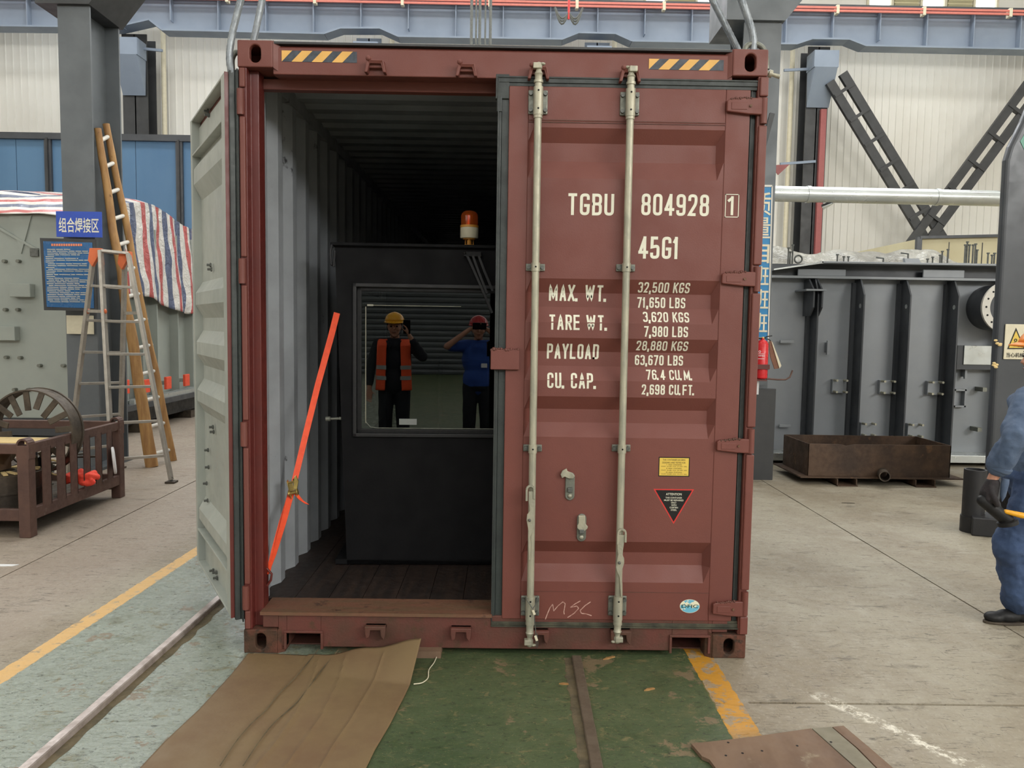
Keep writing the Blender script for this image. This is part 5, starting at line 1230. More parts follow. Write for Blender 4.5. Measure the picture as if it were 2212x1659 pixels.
c = P(118, 1010, 2.5); o = MB().lathe(c+V((0, -.01, 0)), [(.062, 0), (.070, .006), (.062, .012), (.055, .006)], 28, (.2, 1, .2), closed=True).build('hose_loop', 'foam', smooth=True); tag(o, 'loop of pale yellow hose hanging inside the crib slats', 'hose')
rnd = random.Random(11)
for i in range(22):
    x = rnd.uniform(-4.4, -3.60); y = rnd.uniform(2.75, 3.2); z = zf+.03+.028*(i//2); a = rnd.uniform(0, pi); L = rnd.uniform(.10, .20); d = V((cos(a), sin(a)*.6, rnd.uniform(-.1, .1)))*L; c = V((max(-4.6, min(x, -3.72)), min(max(y, 2.78), 3.1), z))
    if c.z > .62: c.z = .45
    o = MB().bar(c-d, c+d, .045, .014).build('scrap_bar', 'iron' if i % 3 else 'zincdark'); tag(o, 'flat scrap bar lying in the heap at the back of the crib', 'bar', 'scrap bars in the crib')
c = P(243, 995, 3.05); o = MB().lathe(c, [(.11, 0), (.12, .004), (.12, .02), (.10, .024), (.02, .024)], 28, (1, .5, .1)).build('pale_disc', 'paper', smooth=True); tag(o, 'pale grey disc standing on edge at the rear corner of the crib', 'disc')

# pale tank at the far left with tarpaulin
T1_ = thing('pale_tank', 'pale grey-green welded tank at the far left under the striped tarpaulin', 'tank', (-8, 6.6, 0))
YT = 6.2; xR = P(150, 700, YT).x; ztk = P(60, 462, YT).z
MB().box((-10.6, YT, .34), (xR, YT+.6, ztk)).build('body', 'tankpale', T1_, .01)
MB().box((-10.6, YT-.02, .12), (xR+.02, YT+.6, .34)).build('base_frame', 'tankdark', T1_); MB().box((-10, YT+.05, 0), (-9.6, YT+.5, .12)).box((xR-.6, YT+.05, 0), (xR-.2, YT+.5, .12)).build('bearer', 'black', T1_)
a, b = P(-160, 440, YT), P(84, 541, YT); MB().bar((a.x, YT-.01, P(0, 490, YT).z+.5), (b.x, YT-.01, b.z), .03, .03, (0, 1, 0)).build('weld_rib', 'tankpale', T1_)
for x0, y0, x1, y1 in ((20, 612, 66, 642), (-40, 704, 33, 736)): a, b = P(x0, y0, YT-.1), P(x1, y1, YT-.1); MB().box((a.x, YT-.11, b.z), (b.x, YT, a.z)).build('mounting_block', 'tankpale', T1_, .008)
for x, y in ((8, 564), (38, 564), (10, 669), (37, 669), (12, 772), (42, 773), (135, 790), (84, 790), (30, 842), (60, 842)): c = P(x, y, YT-.05); MB().lathe((c.x, YT-.06, c.z), [(.022, 0), (.022, .06)], 10, (0, 1, 0)).build('stud', 'zincdark', T1_)
c = P(74, 545, YT-.02); MB().box((c.x-.05, YT-.03, c.z-.05), (c.x+.05, YT, c.z+.05)).build('lug', 'bolt', T1_)
MB().prism([(P(20, 470, YT).x, YT-.02, ztk-.02), (P(70, 470, YT).x, YT-.02, ztk-.02), (P(45, 470, YT).x, YT-.02, ztk-.5)], (0, .05, 0)).build('gusset', 'tankpale', T1_)
def tarp1(u, v):
    x = -10.8+(P(140, 450, YT-.1).x+10.8)*u; top = ztk+.50-.24*u**2+.05*noise.noise(V((x*1.5, 0, 0)))
    lo = ztk-.06-.05*sin(x*1.3)
    if v < .3: t = v/.3; return (x, YT+.75-.35*t, ztk+.02+(top-ztk-.02)*t)
    t = (v-.3)/.7; return (x, YT+.40-.49*t+.02*noise.noise(V((x*4, t*5, 0))), top+(lo-top)*t**.9+.02*noise.noise(V((x*3, t*6, 3))))
o = MB().grid(tarp1, 80, 24).build('striped_tarpaulin', 'tarpx', smooth=True, solid=.004); tag(o, 'red, white and blue striped tarpaulin over the top of the pale tank at far left', 'tarpaulin')
# the ribbed tank along the left aisle with its draped tarpaulin
T2_ = thing('ribbed_tank', 'long grey ribbed tank behind the ladders under the draped striped tarpaulin', 'tank', (-6.5, 9, 0))
XS = -5.42; y0_, y1_ = 7.0, 12.5; zt2 = 3.08
MB().box((-8.2, y0_, .45), (XS, y1_, zt2)).build('body', 'tankpale', T2_, .01)
for px in (268, 303, 335, 380, 412, 440, 470): y = PX(px, 750, XS+.1).y; MB().box((XS, y, .5), (XS+.14, y+.02, zt2-.1)).build('rib', 'tankpale', T2_)
for x in (-8., -6.9, -5.85): MB().box((x, y0_-.12, .5), (x+.02, y0_, zt2-.1)).build('rib', 'tankpale', T2_)
for px, py in ((272, 836), (317, 834), (364, 827), (404, 821), (455, 812)):
    c = PX(px, py, XS+.25); MB().box((XS, c.y-.02, c.z-.03), (XS+.22, c.y+.02, c.z+.03)).build('bracket', 'tankpale', T2_); o = MB().box((XS+.22, c.y-.09, c.z-.095), (XS+.26, c.y+.09, c.z+.095)).build('orange_cap', 'orangebox', T2_, .006)
MB().box((-8.3, y0_-.2, .36), (XS+.3, y1_, .44)).build('base_flange', 'tankdark', T2_)
for i in range(3): MB().box((XS+.02+.09*i, y0_+.1, .44), (XS+.09+.09*i, y1_, .48+.01*i)).build('galvanised_strip', 'duct', T2_)
MB().box((-8.1, y0_, .12), (XS+.1, y1_, .36)).build('skid', 'black', T2_)
for y in (7.4, 9.2, 11): MB().box((-8, y, 0), (XS+.2, y+.2, .12)).build('bearer', 'iron', T2_)
def tarp2_(u, v):
    y = 6.75+(12.7-6.75)*u; x0 = -8.4; hump = .12*noise.noise(V((y*.7, 0, 0)))+.16*math.exp(-((y-8.2)/.8)**2)
    fold = .045*sin(y*7.5+1.5*sin(y*2.1))
    if v < .35: t = v/.35; return (x0+(XS+.05-x0)*t, y, zt2+.12+hump+.12*sin(t*pi)+.03*noise.noise(V((t*6, y*2, 0))))
    t = (v-.35)/.65; zb_ = 1.86+.12*sin(y*1.9)+.05*noise.noise(V((y*4, 9, 0)))
    return (XS+.10+.10*t+fold*t**.6+.03*noise.noise(V((y*9, t*4, 0))), y+.10*t*sin(y*3), (zt2+.12+hump)*(1-t)+zb_*t)
def tarp2(u, v):                                # the front end hangs down over the tank end
    x, y, z = tarp2_(u, v); e = max(0., 1-u/.035)
    return (x, y, z*(1-e)+min(z, 1.9)*e)
o = MB().grid(tarp2, 150, 50).build('striped_tarpaulin', 'tarp', smooth=True, solid=.004); tag(o, 'glossy red, white and blue striped tarpaulin hanging down behind the ladders', 'tarpaulin')

# ================================================================== RIGHT SIDE
YK = 5.76
TK = thing('transformer_tank', 'large dark satin-grey transformer tank with vertical fins on the right', 'tank', (5, 6.5, 0))
x0, x1 = 2.95, 7.2; zfz = 2.245
MB().box((x0, YK, .14), (x1, YK+1.6, zfz)).build('shell', 'tankgrey', TK)
MB().box((x0-.1, YK-.30, .05), (x1, YK+1.7, .14)).build('base_flange', 'duct', TK, .004)
for x in (3.3, 5.2, 6.6): MB().box((x, YK-.05, 0), (x+.3, YK+1.5, .05)).build('bearer', 'black', TK)
MB().box((x0, YK-.17, zfz-.01), (x1, YK+1.7, zfz+.02)).build('top_flange', 'tankgrey', TK, .003)
MB().box((x0+.1, YK-.02, zfz+.02), (x1, YK+1.5, zfz+.17)).build('lid_riser', 'tankdark', TK)
MB().box((P(1772, 575, YK-.2).x, YK-.24, zfz+.165), (x1, YK+1.6, zfz+.19)).build('lid_plate', 'tankgrey', TK, .004)
a = P(1772, 573, YK-.2); MB().prism([(a.x+.02, YK-.24, zfz+.165), (a.x+.02, YK-.24, zfz+.188), (P(1669, 586, YK-.2).x, YK-.24, zfz+.09), (P(1669, 586, YK-.2).x, YK-.24, zfz+.075)], (0, 1.2, 0)).build('sloping_lid', 'duct', TK)
for xa, xb, dz in ((1722, 1826, .105), (1992, 2082, .12)): p, q = P(xa, 590, YK-.1), P(xb, 590, YK-.1); MB().box((p.x, YK-.12, zfz+.02), (q.x, YK-.10, zfz+dz)).build('lifting_plate', 'tankgrey', TK, .02)
fx_ = [P(px, 780, YK).x for px in (1838, 1935, 2036)]
for x in [P(1742, 780, YK).x]+fx_+[6.05, 6.65]:
    MB().prism([(x, YK, .14), (x, YK-.26, .16), (x, YK-.26, zfz-.20), (x, YK-.15, zfz-.01), (x, YK, zfz-.01)], (.02, 0, 0)).build('fin', 'tankdark', TK, .002)
    MB().box((x+.05-.09, YK-.05, .14), (x+.0, YK-.0, zfz-.05)).build('fin_backing', 'tankdark', TK)
for x in fx_:
    c = V((x-.001, YK-.18, zfz-.33)); MB().lathe(c, [(.028, -.001), (.028, 0)], 14, (1, 0, 0)).build('lifting_hole', 'duct', TK)
# bracket pair beside the first fin
for px in (1752, 1770):
    x = P(px, 640, YK-.25).x; MB().prism([(x, YK-.02, zfz-.02), (x, YK-.16, zfz-.02), (x, YK-.32, zfz-.16), (x, YK-.32, zfz-.36), (x, YK-.22, zfz-.46), (x, YK-.02, zfz-.46)], (.018, 0, 0)).build('gusset', 'tankdark', TK)
p, q = P(1738, 626, YK-.3), P(1781, 626, YK-.3); MB().box((p.x, YK-.36, p.z-.012), (q.x, YK, p.z+.008)).build('gusset_shelf', 'tankgrey', TK)
# studded hatch plates
for px, py in ((1809, 834), (1911, 836), (2014, 838), (1870, 927), (1971, 929)):
    c = P(px, py, YK-.03); w, h = .075, .085; MB().box((c.x-w, YK-.06, c.z-h), (c.x+w, YK, c.z+h)).build('hatch_plate', 'tankgrey', TK, .004)
    for dx in (-w+.02, w-.01):
        for dz in (-h+.02, h-.01): MB().lathe((c.x+dx, YK-.15, c.z+dz), [(.014, 0), (.014, .10)], 10, (0, 1, 0)).build('stud', 'zinc', TK, smooth=True)
for px, py, w, h in ((1700, 738, .085, .018), (1789, 751, .016, .085), (1758, 751, .010, .08), (1696, 920, .07, .016), (2086, 805, .014, .075)):
    c = P(px, py, YK-.08); MB().box((c.x-w, YK-.09, c.z-h), (c.x+w, YK-.06, c.z+h)).box((c.x-w*.7, YK-.06, c.z-h*.7), (c.x-w*.7+.02, YK, c.z+h*.7)).build('cable_clamp', 'tankgrey', TK, .003)
# terminal box, open frame, studs, big pipe flange
p, q = P(2065, 746, YK-.1), P(2140, 788, YK-.1); MB().box((p.x, YK-.14, q.z-.06), (q.x+.3, YK, p.z)).build('terminal_box', 'tankdark', TK)
p2 = P(2083, 746, YK-.15); MB().box((p2.x, YK-.155, q.z), (q.x+.3, YK-.14, p.z)).build('terminal_door', 'duct', TK, .003)
c = P(2072, 860, YK-.05); k = MB(); w, h = .075, .11
for q_ in ((-w, -h, -w+.02, h), (w-.02, -h, w, h), (-w, -h, w, -h+.02), (-w, h-.02, w, h)): k.box((c.x+q_[0], YK-.07, c.z+q_[1]), (c.x+q_[2], YK, c.z+q_[3]))
k.build('gauge_frame', 'tankgrey', TK)
for px, py in ((2121, 841), (2110, 927)): c = P(px, py, YK-.1); MB().bar((c.x, YK, c.z), (c.x, YK-.16, c.z), .05, .05).build('stub', 'zincdark', TK)
c = P(2168, 664, YK-.3); R_ = .30
MB().tube([(c.x, YK, c.z), (c.x, YK-.34, c.z)], .27, 40).build('pipe_stub', 'tankdark', TK, smooth=True)
MB().lathe((c.x, YK-.37, c.z), [(.205, 0), (R_, 0), (R_, .03), (.205, .03)], 48, (0, 1, 0), closed=True).build('pipe_flange', 'rung', TK, smooth=True)
for i in range(16): a = 2*pi*i/16; MB().lathe((c.x+.25*cos(a), YK-.372, c.z+.25*sin(a)), [(.012, 0), (.012, .004)], 10, (0, 1, 0)).build('bolt_hole', 'dark', TK)
# studs standing on the lid
for px, h in ((1702, 28), (1706, 20), (1711, 34), (1808, 16), (1822, 12), (1832, 12), (2003, 10), (2014, 14), (2030, 18), (2034, 26), (2046, 30), (2083, 40), (2087, 46), (2092, 40), (2100, 40), (2105, 42), (2109, 30), (2133, 24), (2142, 20), (2147, 24)):
    p = P(px, 573, YK+.2); z = zfz+.185; L = h/165+.03; MB().tube([(p.x, YK+.2, z), (p.x, YK+.2, z+L)], .010, 8).lathe((p.x, YK+.2, z+L-.01), [(.018, 0), (.018, .016)], 8).build('lid_stud', 'bolt', TK)
for px in (1908, 1961): p = P(px, 565, YK+.2); z = zfz+.185+(.06 if px == 1961 else 0); MB().tube([(p.x, YK+.2, z), (p.x, YK+.2, z+.09), (p.x-.09, YK+.2, z+.10)], .011, 8).build('lid_hook', 'bolt', TK)
p, q = P(1953, 562, YK+.15), P(1983, 574, YK+.15); MB().prism([(p.x, YK+.1, zfz+.19), (q.x+.02, YK+.1, zfz+.19), (q.x-.02, YK+.1, zfz+.27), (p.x-.02, YK+.1, zfz+.27)], (0, .05, 0)).build('lid_box', 'tankgrey', TK)
p, q = P(2078, 565, YK), P(2108, 565, YK); MB().box((p.x, YK+.1, zfz+.19), (q.x, YK+.35, zfz+.225)).build('lid_pad', 'tankgrey', TK)
c = P(1725, 562, YK+.1); MB().lathe((c.x, YK+.1, zfz+.24), [(.045, 0), (.055, .005), (.055, .015), (.045, .02), (.035, .01)], 24, (0, 1, 0), closed=True).build('lifting_ring', 'bolt', TK, smooth=True)
# plastic-covered pile
sil = [(1560, 536), (1640, 534), (1668, 532), (1700, 538), (1735, 552), (1762, 546), (1800, 539), (1850, 545), (1905, 549), (1950, 542), (1985, 537), (2010, 545), (2045, 562), (2090, 578), (2150, 590)]
SW = [P(x, y, 8.6) for x, y in sil]
def plas(u, v):
    s = u*(len(SW)-1); i = min(int(s), len(SW)-2); f = s-i; f = f*f*(3-2*f)*.5+f*.5; p = SW[i].lerp(SW[i+1], f)
    t = v*2-1; z = 1.5+(p.z-1.5)*(1-abs(t)**2.4); return (p.x+.12*noise.noise(V((u*9, v*5, 0))), 8.6+.75*t+.1*noise.noise(V((u*12, v*3, 4))), z+.05*noise.noise(V((u*16, v*9, 2)))*(1-abs(t)))
pp = thing('covered_pile', 'pile of goods under glossy clear plastic sheet behind the transformer tank', 'pile', (4.5, 8.6, 0))
MB().grid(plas, 120, 40).build('plastic_sheet', 'plastic', pp, smooth=True); MB().box((SW[0].x, 7.95, 0), (SW[-1].x, 9.25, 1.6)).build('crate', 'booth', pp)
# beige cabin behind
bb = thing('beige_cabin', 'yellow-beige panelled cabin behind the transformer tank on the right', 'cabin', (9, 11, 0))
a, b = P(1984, 516, 10.5), P(2150, 506, 10.5)
MB().prism([(a.x, 10.5, 0), (13, 10.5, 0), (13, 10.5, b.z+.1), (a.x, 10.5, a.z)], (0, 3, 0)).build('body', 'booth', bb)
MB().box((a.x-.05, 10.44, 0), (a.x+.04, 10.52, a.z+.03)).build('corner_post', 'tankdark', bb); MB().bar((a.x, 10.48, a.z+.02), (13, 10.48, b.z+.12), .1, .05).build('roof_edge', 'tankdark', bb)
for px in (2048, 2120): x = P(px, 550, 10.5).x; MB().box((x, 10.49, .1), (x+.012, 10.505, a.z-.05)).build('panel_joint', 'tankdark', bb)
# rusty tray
TR = thing('rusty_tray', 'open rust-brown steel tray on low skids in front of the transformer tank', 'tray', (4, 4.7, 0))
tx0, tx1, ty0, ty1 = 3.225, 4.735, 4.33, 5.02; zb3, zt3 = .085, .425; th = .012
def twall(name, pts, d): MB().prism(pts, d).build(name, 'rust', TR, .002)
n = 30; top = [(tx0+(tx1-tx0)*i/n, zt3-(.018*math.exp(-((i/n-.27)/.03)**2))+.003*noise.noise(V((i, 0, 0)))) for i in range(n+1)]
twall('front_wall', [(tx0, ty0, zb3)]+[(x, ty0, z) for x, z in top]+[(tx1, ty0, zb3)], (0, th, 0))
twall('rear_wall', [(tx0, ty1, zb3), (tx0, ty1, zt3), (tx1, ty1, zt3), (tx1, ty1, zb3)], (0, th, 0))
twall('side_wall', [(tx0-.0, ty0, zb3), (tx0, ty0, zt3), (tx0-.01, ty1, zt3), (tx0-.01, ty1, zb3)], (th, 0, 0)); twall('side_wall', [(tx1-th, ty0, zb3), (tx1-th, ty0, zt3), (tx1-th, ty1, zt3), (tx1-th, ty1, zb3)], (th, 0, 0))
MB().prism([(tx0-.09, ty0-.06, zb3-.012), (tx1+.12, ty0-.06, zb3-.012), (tx1+.1, ty1+.06, zb3-.012), (tx0-.1, ty1+.06, zb3-.012)], (0, 0, .012)).build('base_plate', 'rust', TR)
c = P(1905, 1033, 4.2); k = MB(); k.lathe((c.x+.0, 4.14, .125), [(.045, 0), (.055, 0), (.055, .19), (.045, .19)], 24, (.35, 1, 0), closed=True); k.build('drain_pipe', 'iron', TR, smooth=True)
for x in (3.50, 4.32):
    for dx in (0, .20): MB().box((x+dx, ty0-.1, 0), (x+dx+.012, ty1, zb3-.012)).build('skid_web', 'rust', TR)
    MB().box((x, ty0-.12, 0), (x+.212, ty1, .01)).build('skid_plate', 'rust', TR)
# pipe offcut near the worker
PO = thing('pipe_offcut', 'short upright dark pipe with a welded foot block near the worker', 'pipe', (3.85, 2.46, 0))
c = V((3.845, 2.47, 0)); MB().lathe(c+V((0, 0, .13)), [(.068, 0), (.082, 0), (.082, .38), (.068, .38)], 32, closed=True).build('tube', 'black', PO, smooth=True)
MB().prism([c+V((-.09, -.14, .0)), c+V((.14, -.22, 0)), c+V((.26, .04, 0)), c+V((.04, .12, 0))], (0, 0, .15)).build('foot_block', 'black', PO, .01); MB().lathe(c+V((0, 0, .0)), [(.09, 0), (.09, .13)], 24).build('socket', 'black', PO, smooth=True)
# tall dark fabricated post at the right edge with its warning plate
DP = thing('dark_machine_frame', 'tall dark grey machine frame with chamfered top at the right edge of the photo', 'frame', (4.4, 3.3, 0))
YD_ = 3.3; pts = [P(x+10, y, YD_) for x, y in ((2165, 345), (2174, 315), (2200, 262), (2214, 228), (2240, 205), (2420, 190))]
poly = [(P(2139, 1000, YD_).x, YD_, 0)]+[tuple(p) for p in pts]+[(P(2420, 400, YD_).x, YD_, 0)]
MB().prism(poly, (0, .09, 0)).build('body', 'tankdark', DP, .03, seg=3)
k = N('green_patch_paint'); k.base((96, 150, 132)); M['greenpatch'] = k.m
q = [P(x, y, YD_-.004) for x, y in ((2204, 305), (2216, 285), (2216, 330))]; MB().prism([tuple(p) for p in q], (0, .003, 0)).build('green_patch', 'greenpatch', DP)
ws = thing('warning_plate', 'white warning plate with yellow triangle and Chinese text on the dark machine frame', 'sign', tuple(P(2195, 738, YD_)))
a, b = P(2172, 700, YD_-.01), P(2236, 777, YD_-.01); k = MB().box((a.x, YD_-.014, b.z), (b.x, YD_-.004, a.z)); k.build('plate', 'cream', ws, .006)
def tri_(cx, cy, w, h, off, m, nm):
    q = [P(cx-w, cy+h, off), P(cx+w, cy+h, off), P(cx, cy-h, off)]; MB().prism([tuple(p) for p in q], (0, .002, 0)).build(nm, m, ws)
tri_(2195, 731, 19, 23, YD_-.017, 'labelblack', 'triangle_edge'); tri_(2195, 733, 15.5, 18.5, YD_-.019, 'labelyellow', 'triangle')
k = MB()
for cx, cy, r in ((2194, 735, 3.4), (2192, 744, 4.2), (2201, 746, 3.6)): c = P(cx, cy, YD_-.021); k.lathe(c, [(r/230*.5, 0), (r/230, 0), (r/230, .002), (r/230*.5, .002)], 16, (0, 1, 0), closed=True)
k.build('gear_symbol', 'labelblack', ws)
text_obj('characters', '当心机械伤人', 'labelblack', ws, P(2203, 767, YD_-.017), .042, .245, bold=.01)
for i, (px, py) in enumerate(((2154, 741), (2151, 787))):
    c = P(px, py, YD_-.02); k = MB()
    for j in range(6): k.sphere(c+V((random.uniform(-.03, .03), random.uniform(-.012, 0), random.uniform(-.025, .025))), random.uniform(.008, .016), 6, (1.4, .6, .8))
    o = k.build('rag_tuft' if i else 'rag', 'foam', smooth=True); tag(o, ('crumpled tan rag stuck on the dark frame left of the warning plate', 'thin tan shred stuck on the dark frame below the rag')[i], 'rag')

# banner, fire extinguisher and the rest on the right column
YN = 4.44
bn = thing('slogan_banner', 'tall blue banner with cream Chinese characters on the right column, half hidden', 'sign', tuple(P(1650, 570, YN)))
a, b = P(1667.5, 402, YN), P(1659, 745, YN); xl2 = a.x-.33
MB().prism([(xl2, YN, b.z-.1), (b.x+.0, YN, b.z-.1), (a.x, YN, a.z), (xl2, YN, a.z)], (0, .02, 0)).build('panel', 'bannerblue', bn)
MB().bar((a.x, YN-.004, a.z), (b.x, YN-.004, b.z-.1), .012, .01, (0, 1, 0)).bar((xl2, YN-.004, a.z), (a.x, YN-.004, a.z), .02, .01, (0, 1, 0)).build('white_edge', 'rung', bn)
for ch, y0, y1, xr in (('质', 416, 465, 1655), ('量', 470, 514, 1653), ('自', 521, 568, 1651), ('班', 575, 617, 1650), ('班', 625, 668, 1649), ('班', 676, 719, 1647), ('组', 726, 768, 1645)):
    c = P(xr-8, (y0+y1)/2, YN-.004); text_obj('character', ch, 'cream', bn, c, (y1-y0)/205, 38/205, bold=.008)
FE = thing('fire_extinguisher', 'red fire extinguisher in a bracket on the right column', 'extinguisher', tuple(P(1646, 780, YN-.12)))
ct = P(1647, 739, YN-.14); cb = P(1643, 818, YN-.14); r = .062
MB().lathe((ct.x, YN-.14, cb.z), [(.05, 0), (r, .012), (r, ct.z-cb.z-.02), (.04, ct.z-cb.z+.015), (.018, ct.z-cb.z+.025), (.018, ct.z-cb.z+.045)], 28).build('cylinder', 'extred', FE, smooth=True)
c = P(1648, 731, YN-.14); MB().sphere(c, .018, 8).build('valve', 'brass', FE, smooth=True)
MB().tube([c, c+V((.04, -.01, .02)), c+V((.09, -.01, .03))], .006, 8).tube([c, c+V((.05, -.01, -.006)), c+V((.08, 0, -.02))], .006, 8).build('handle', 'black', FE)
MB().tube([c, c+V((-.05, -.02, 0)), c+V((-.075, -.01, -.04)), c+V((-.08, 0, -.15)), c+V((-.085, 0, -.24))], .010, 8).build('hose', 'blackrubber', FE, smooth=True)
MB().tube([c+V((-.085, 0, -.17)), c+V((-.085, 0, -.26))], .016, 10).build('nozzle', 'blackrubber', FE, smooth=True)
a, b = P(1624, 787, YN-.2), P(1662, 798, YN-.2); k = MB().box((a.x-.03, YN-.21, b.z), (b.x, YN-.20, a.z)).box((a.x-.03, YN-.2, cb.z-.02), (a.x+.03, YN-.19, b.z)).box((b.x-.01, YN-.2, b.z), (b.x, YN+.05, a.z)).box((a.x-.03, YN-.2, cb.z-.02), (b.x-.02, YN+.05, cb.z-.005)); k.build('bracket', 'deepred', FE, .002)
k = MB(); w = P(1645, 765, YN-.2); k.box((w.x-.045, YN-.1405-r, w.z-.05), (w.x+.03, YN-.138-r, w.z-.046)).box((w.x-.045, YN-.1405-r, w.z+.0), (w.x+.03, YN-.138-r, w.z+.004)).lathe((w.x-.02, YN-.1415-r, w.z+.025), [(.008, 0), (.012, 0), (.012, .002), (.008, .002)], 14, (0, 1, 0), closed=True)
for i in range(5): k.box((w.x-.045+i*.016, YN-.1405-r, w.z-.022), (w.x-.036+i*.016, YN-.138-r, w.z-.012))
k.build('label_print', 'paper', FE)
q = [P(x, y, YN-.05) for x, y in ((1661, 737), (1668, 737), (1684, 790), (1682, 796), (1673, 797), (1664, 770))]; o = MB().prism([tuple(p) for p in q], (0, .012, 0)).build('card_tag', 'card'); tag(o, 'brown cardboard tag hanging right of the fire extinguisher', 'tag')
q = [P(x, y, YN-.06) for x, y in ((1666, 736), (1669, 740), (1688, 790), (1684, 796))]; MB().prism([tuple(p) for p in q], (0, .008, 0)).build('paper_edge', 'cream', o)
ps = [P(x, y, YN-.1) for x, y in ((1655, 818), (1680, 820), (1697, 820), (1706, 815), (1710, 805), (1712, 800))]; o = MB().tube(ps, .009, 8).build('hook_rod', 'rackbrown', smooth=True); tag(o, 'thin bent hook rod under the fire extinguisher', 'hook')
a, b = P(1622, 823, YN-.0), P(1638, 852, YN); o = MB().box((a.x-.02, YN-.01, b.z), (b.x, YN, a.z)).build('paper_note', 'paper'); tag(o, 'small white paper note under the fire extinguisher', 'note')
_g = G(1636, 1030); o = MB().tube([_g+V((-.12, .05, .031)), _g+V((-.02, -.03, .031)), _g+V((.06, .0, .031))], .03, 10).build('cable_coil', 'foam', smooth=True)
c = G(1632, 1034); o.location = (0, 0, 0); tag(o, 'short piece of tan hose at the foot of the right column', 'hose')

# ================================================================== PEOPLE
def blob(name, parts, mat_, parent, vox=.009, smooth_it=4, disp=0., dscale=.12):
    k = MB()
    for p in parts:
        if p[0] == 'c': k.capsule(p[1], p[2], p[3], p[4], 14)
        else: k.sphere(p[1], p[2], 10, p[3], p[4] if len(p) > 4 else None)
    o = k.build(name, mat_, parent, smooth=False)
    md = o.modifiers.new('r', 'REMESH'); md.mode = 'VOXEL'; md.voxel_size = vox; md.use_smooth_shade = True
    md = o.modifiers.new('s', 'SMOOTH'); md.iterations = smooth_it; md.factor = .5
    if disp:
        tx = bpy.data.textures.get('folds') or bpy.data.textures.new('folds', 'CLOUDS'); tx.noise_scale = dscale; tx.noise_depth = 3
        md = o.modifiers.new('d', 'DISPLACE'); md.texture = tx; md.strength = disp; md.mid_level = .5; md.texture_coords = 'LOCAL'
    return o
def hand(w, d, n, side, curl=.5, r=.0085, s=1.):
    """capsules of a hand: wrist w, pointing d, palm normal n, thumb towards side"""
    d, n, side = V(d).normalized(), V(n).normalized(), V(side).normalized(); out = []
    kn = []
    for i, (off, L) in enumerate(((.030, .075), (.010, .082), (-.011, .076), (-.031, .062))):
        a = w+side*off*.45*s; b = w+d*.085*s+side*off*s; out.append(('c', a, b, .015*s, .0125*s)); kn.append((b, L*s))
    for i, (b, L) in enumerate(kn):
        c = b; dd = d
        for j, f in enumerate((.45, .32, .25)):
            ang = curl*(.55+.35*j); dd = (dd*cos(ang)+n*sin(ang)).normalized(); e = c+dd*L*f; out.append(('c', c, e, (r-.0008*j)*s, (r-.001-.0008*j)*s)); c = e
    t0 = w+d*.02*s+side*.02*s; t1 = w+d*.055*s+side*.048*s+n*.015*s; t2 = t1+(d*.7+side*.4+n*.6).normalized()*.032*s; t3 = t2+(d*.8+n*.6).normalized()*.026*s
    out += [('c', t0, t1, .014*s, .0105*s), ('c', t1, t2, .0105*s, .0095*s), ('c', t2, t3, .0095*s, .008*s)]
    return out
def head_parts(c, f, r=.098):
    """head with brow, nose, lips, chin, ears; c centre, f facing (level)"""
    f = V(f).normalized(); l = V((-f.y, f.x, 0)); u = V((0, 0, 1))
    rot = Matrix((( l.x, f.x, 0), (l.y, f.y, 0), (l.z, f.z, 1)))
    return [('s', c+u*.02, r, (.80, .98, 1.05), rot), ('s', c-u*.045+f*.020, r*.70, (.84, .92, 1.05), rot), ('s', c-u*.098+f*.058, .024, (1.2, .9, .9), rot),
            ('c', c+f*.088+u*.018, c+f*.112-u*.022, .010, .014), ('s', c+f*.080+u*.030, .030, (1.7, .5, .35), rot), ('s', c+f*.090-u*.052, .014, (1.5, .6, .45), rot), ('s', c+f*.086-u*.064, .013, (1.4, .6, .45), rot),
            ('s', c+l*.076-u*.005, .026, (.35, .7, 1.15), rot), ('s', c-l*.076-u*.005, .026, (.35, .7, 1.15), rot),
            ('s', c+l*.045+f*.070-u*.022, .026, (1, .6, 1), rot), ('s', c-l*.045+f*.070-u*.022, .026, (1, .6, 1), rot), ('c', c-u*.05-f*.02, c-u*.20-f*.035, .052, .060)]
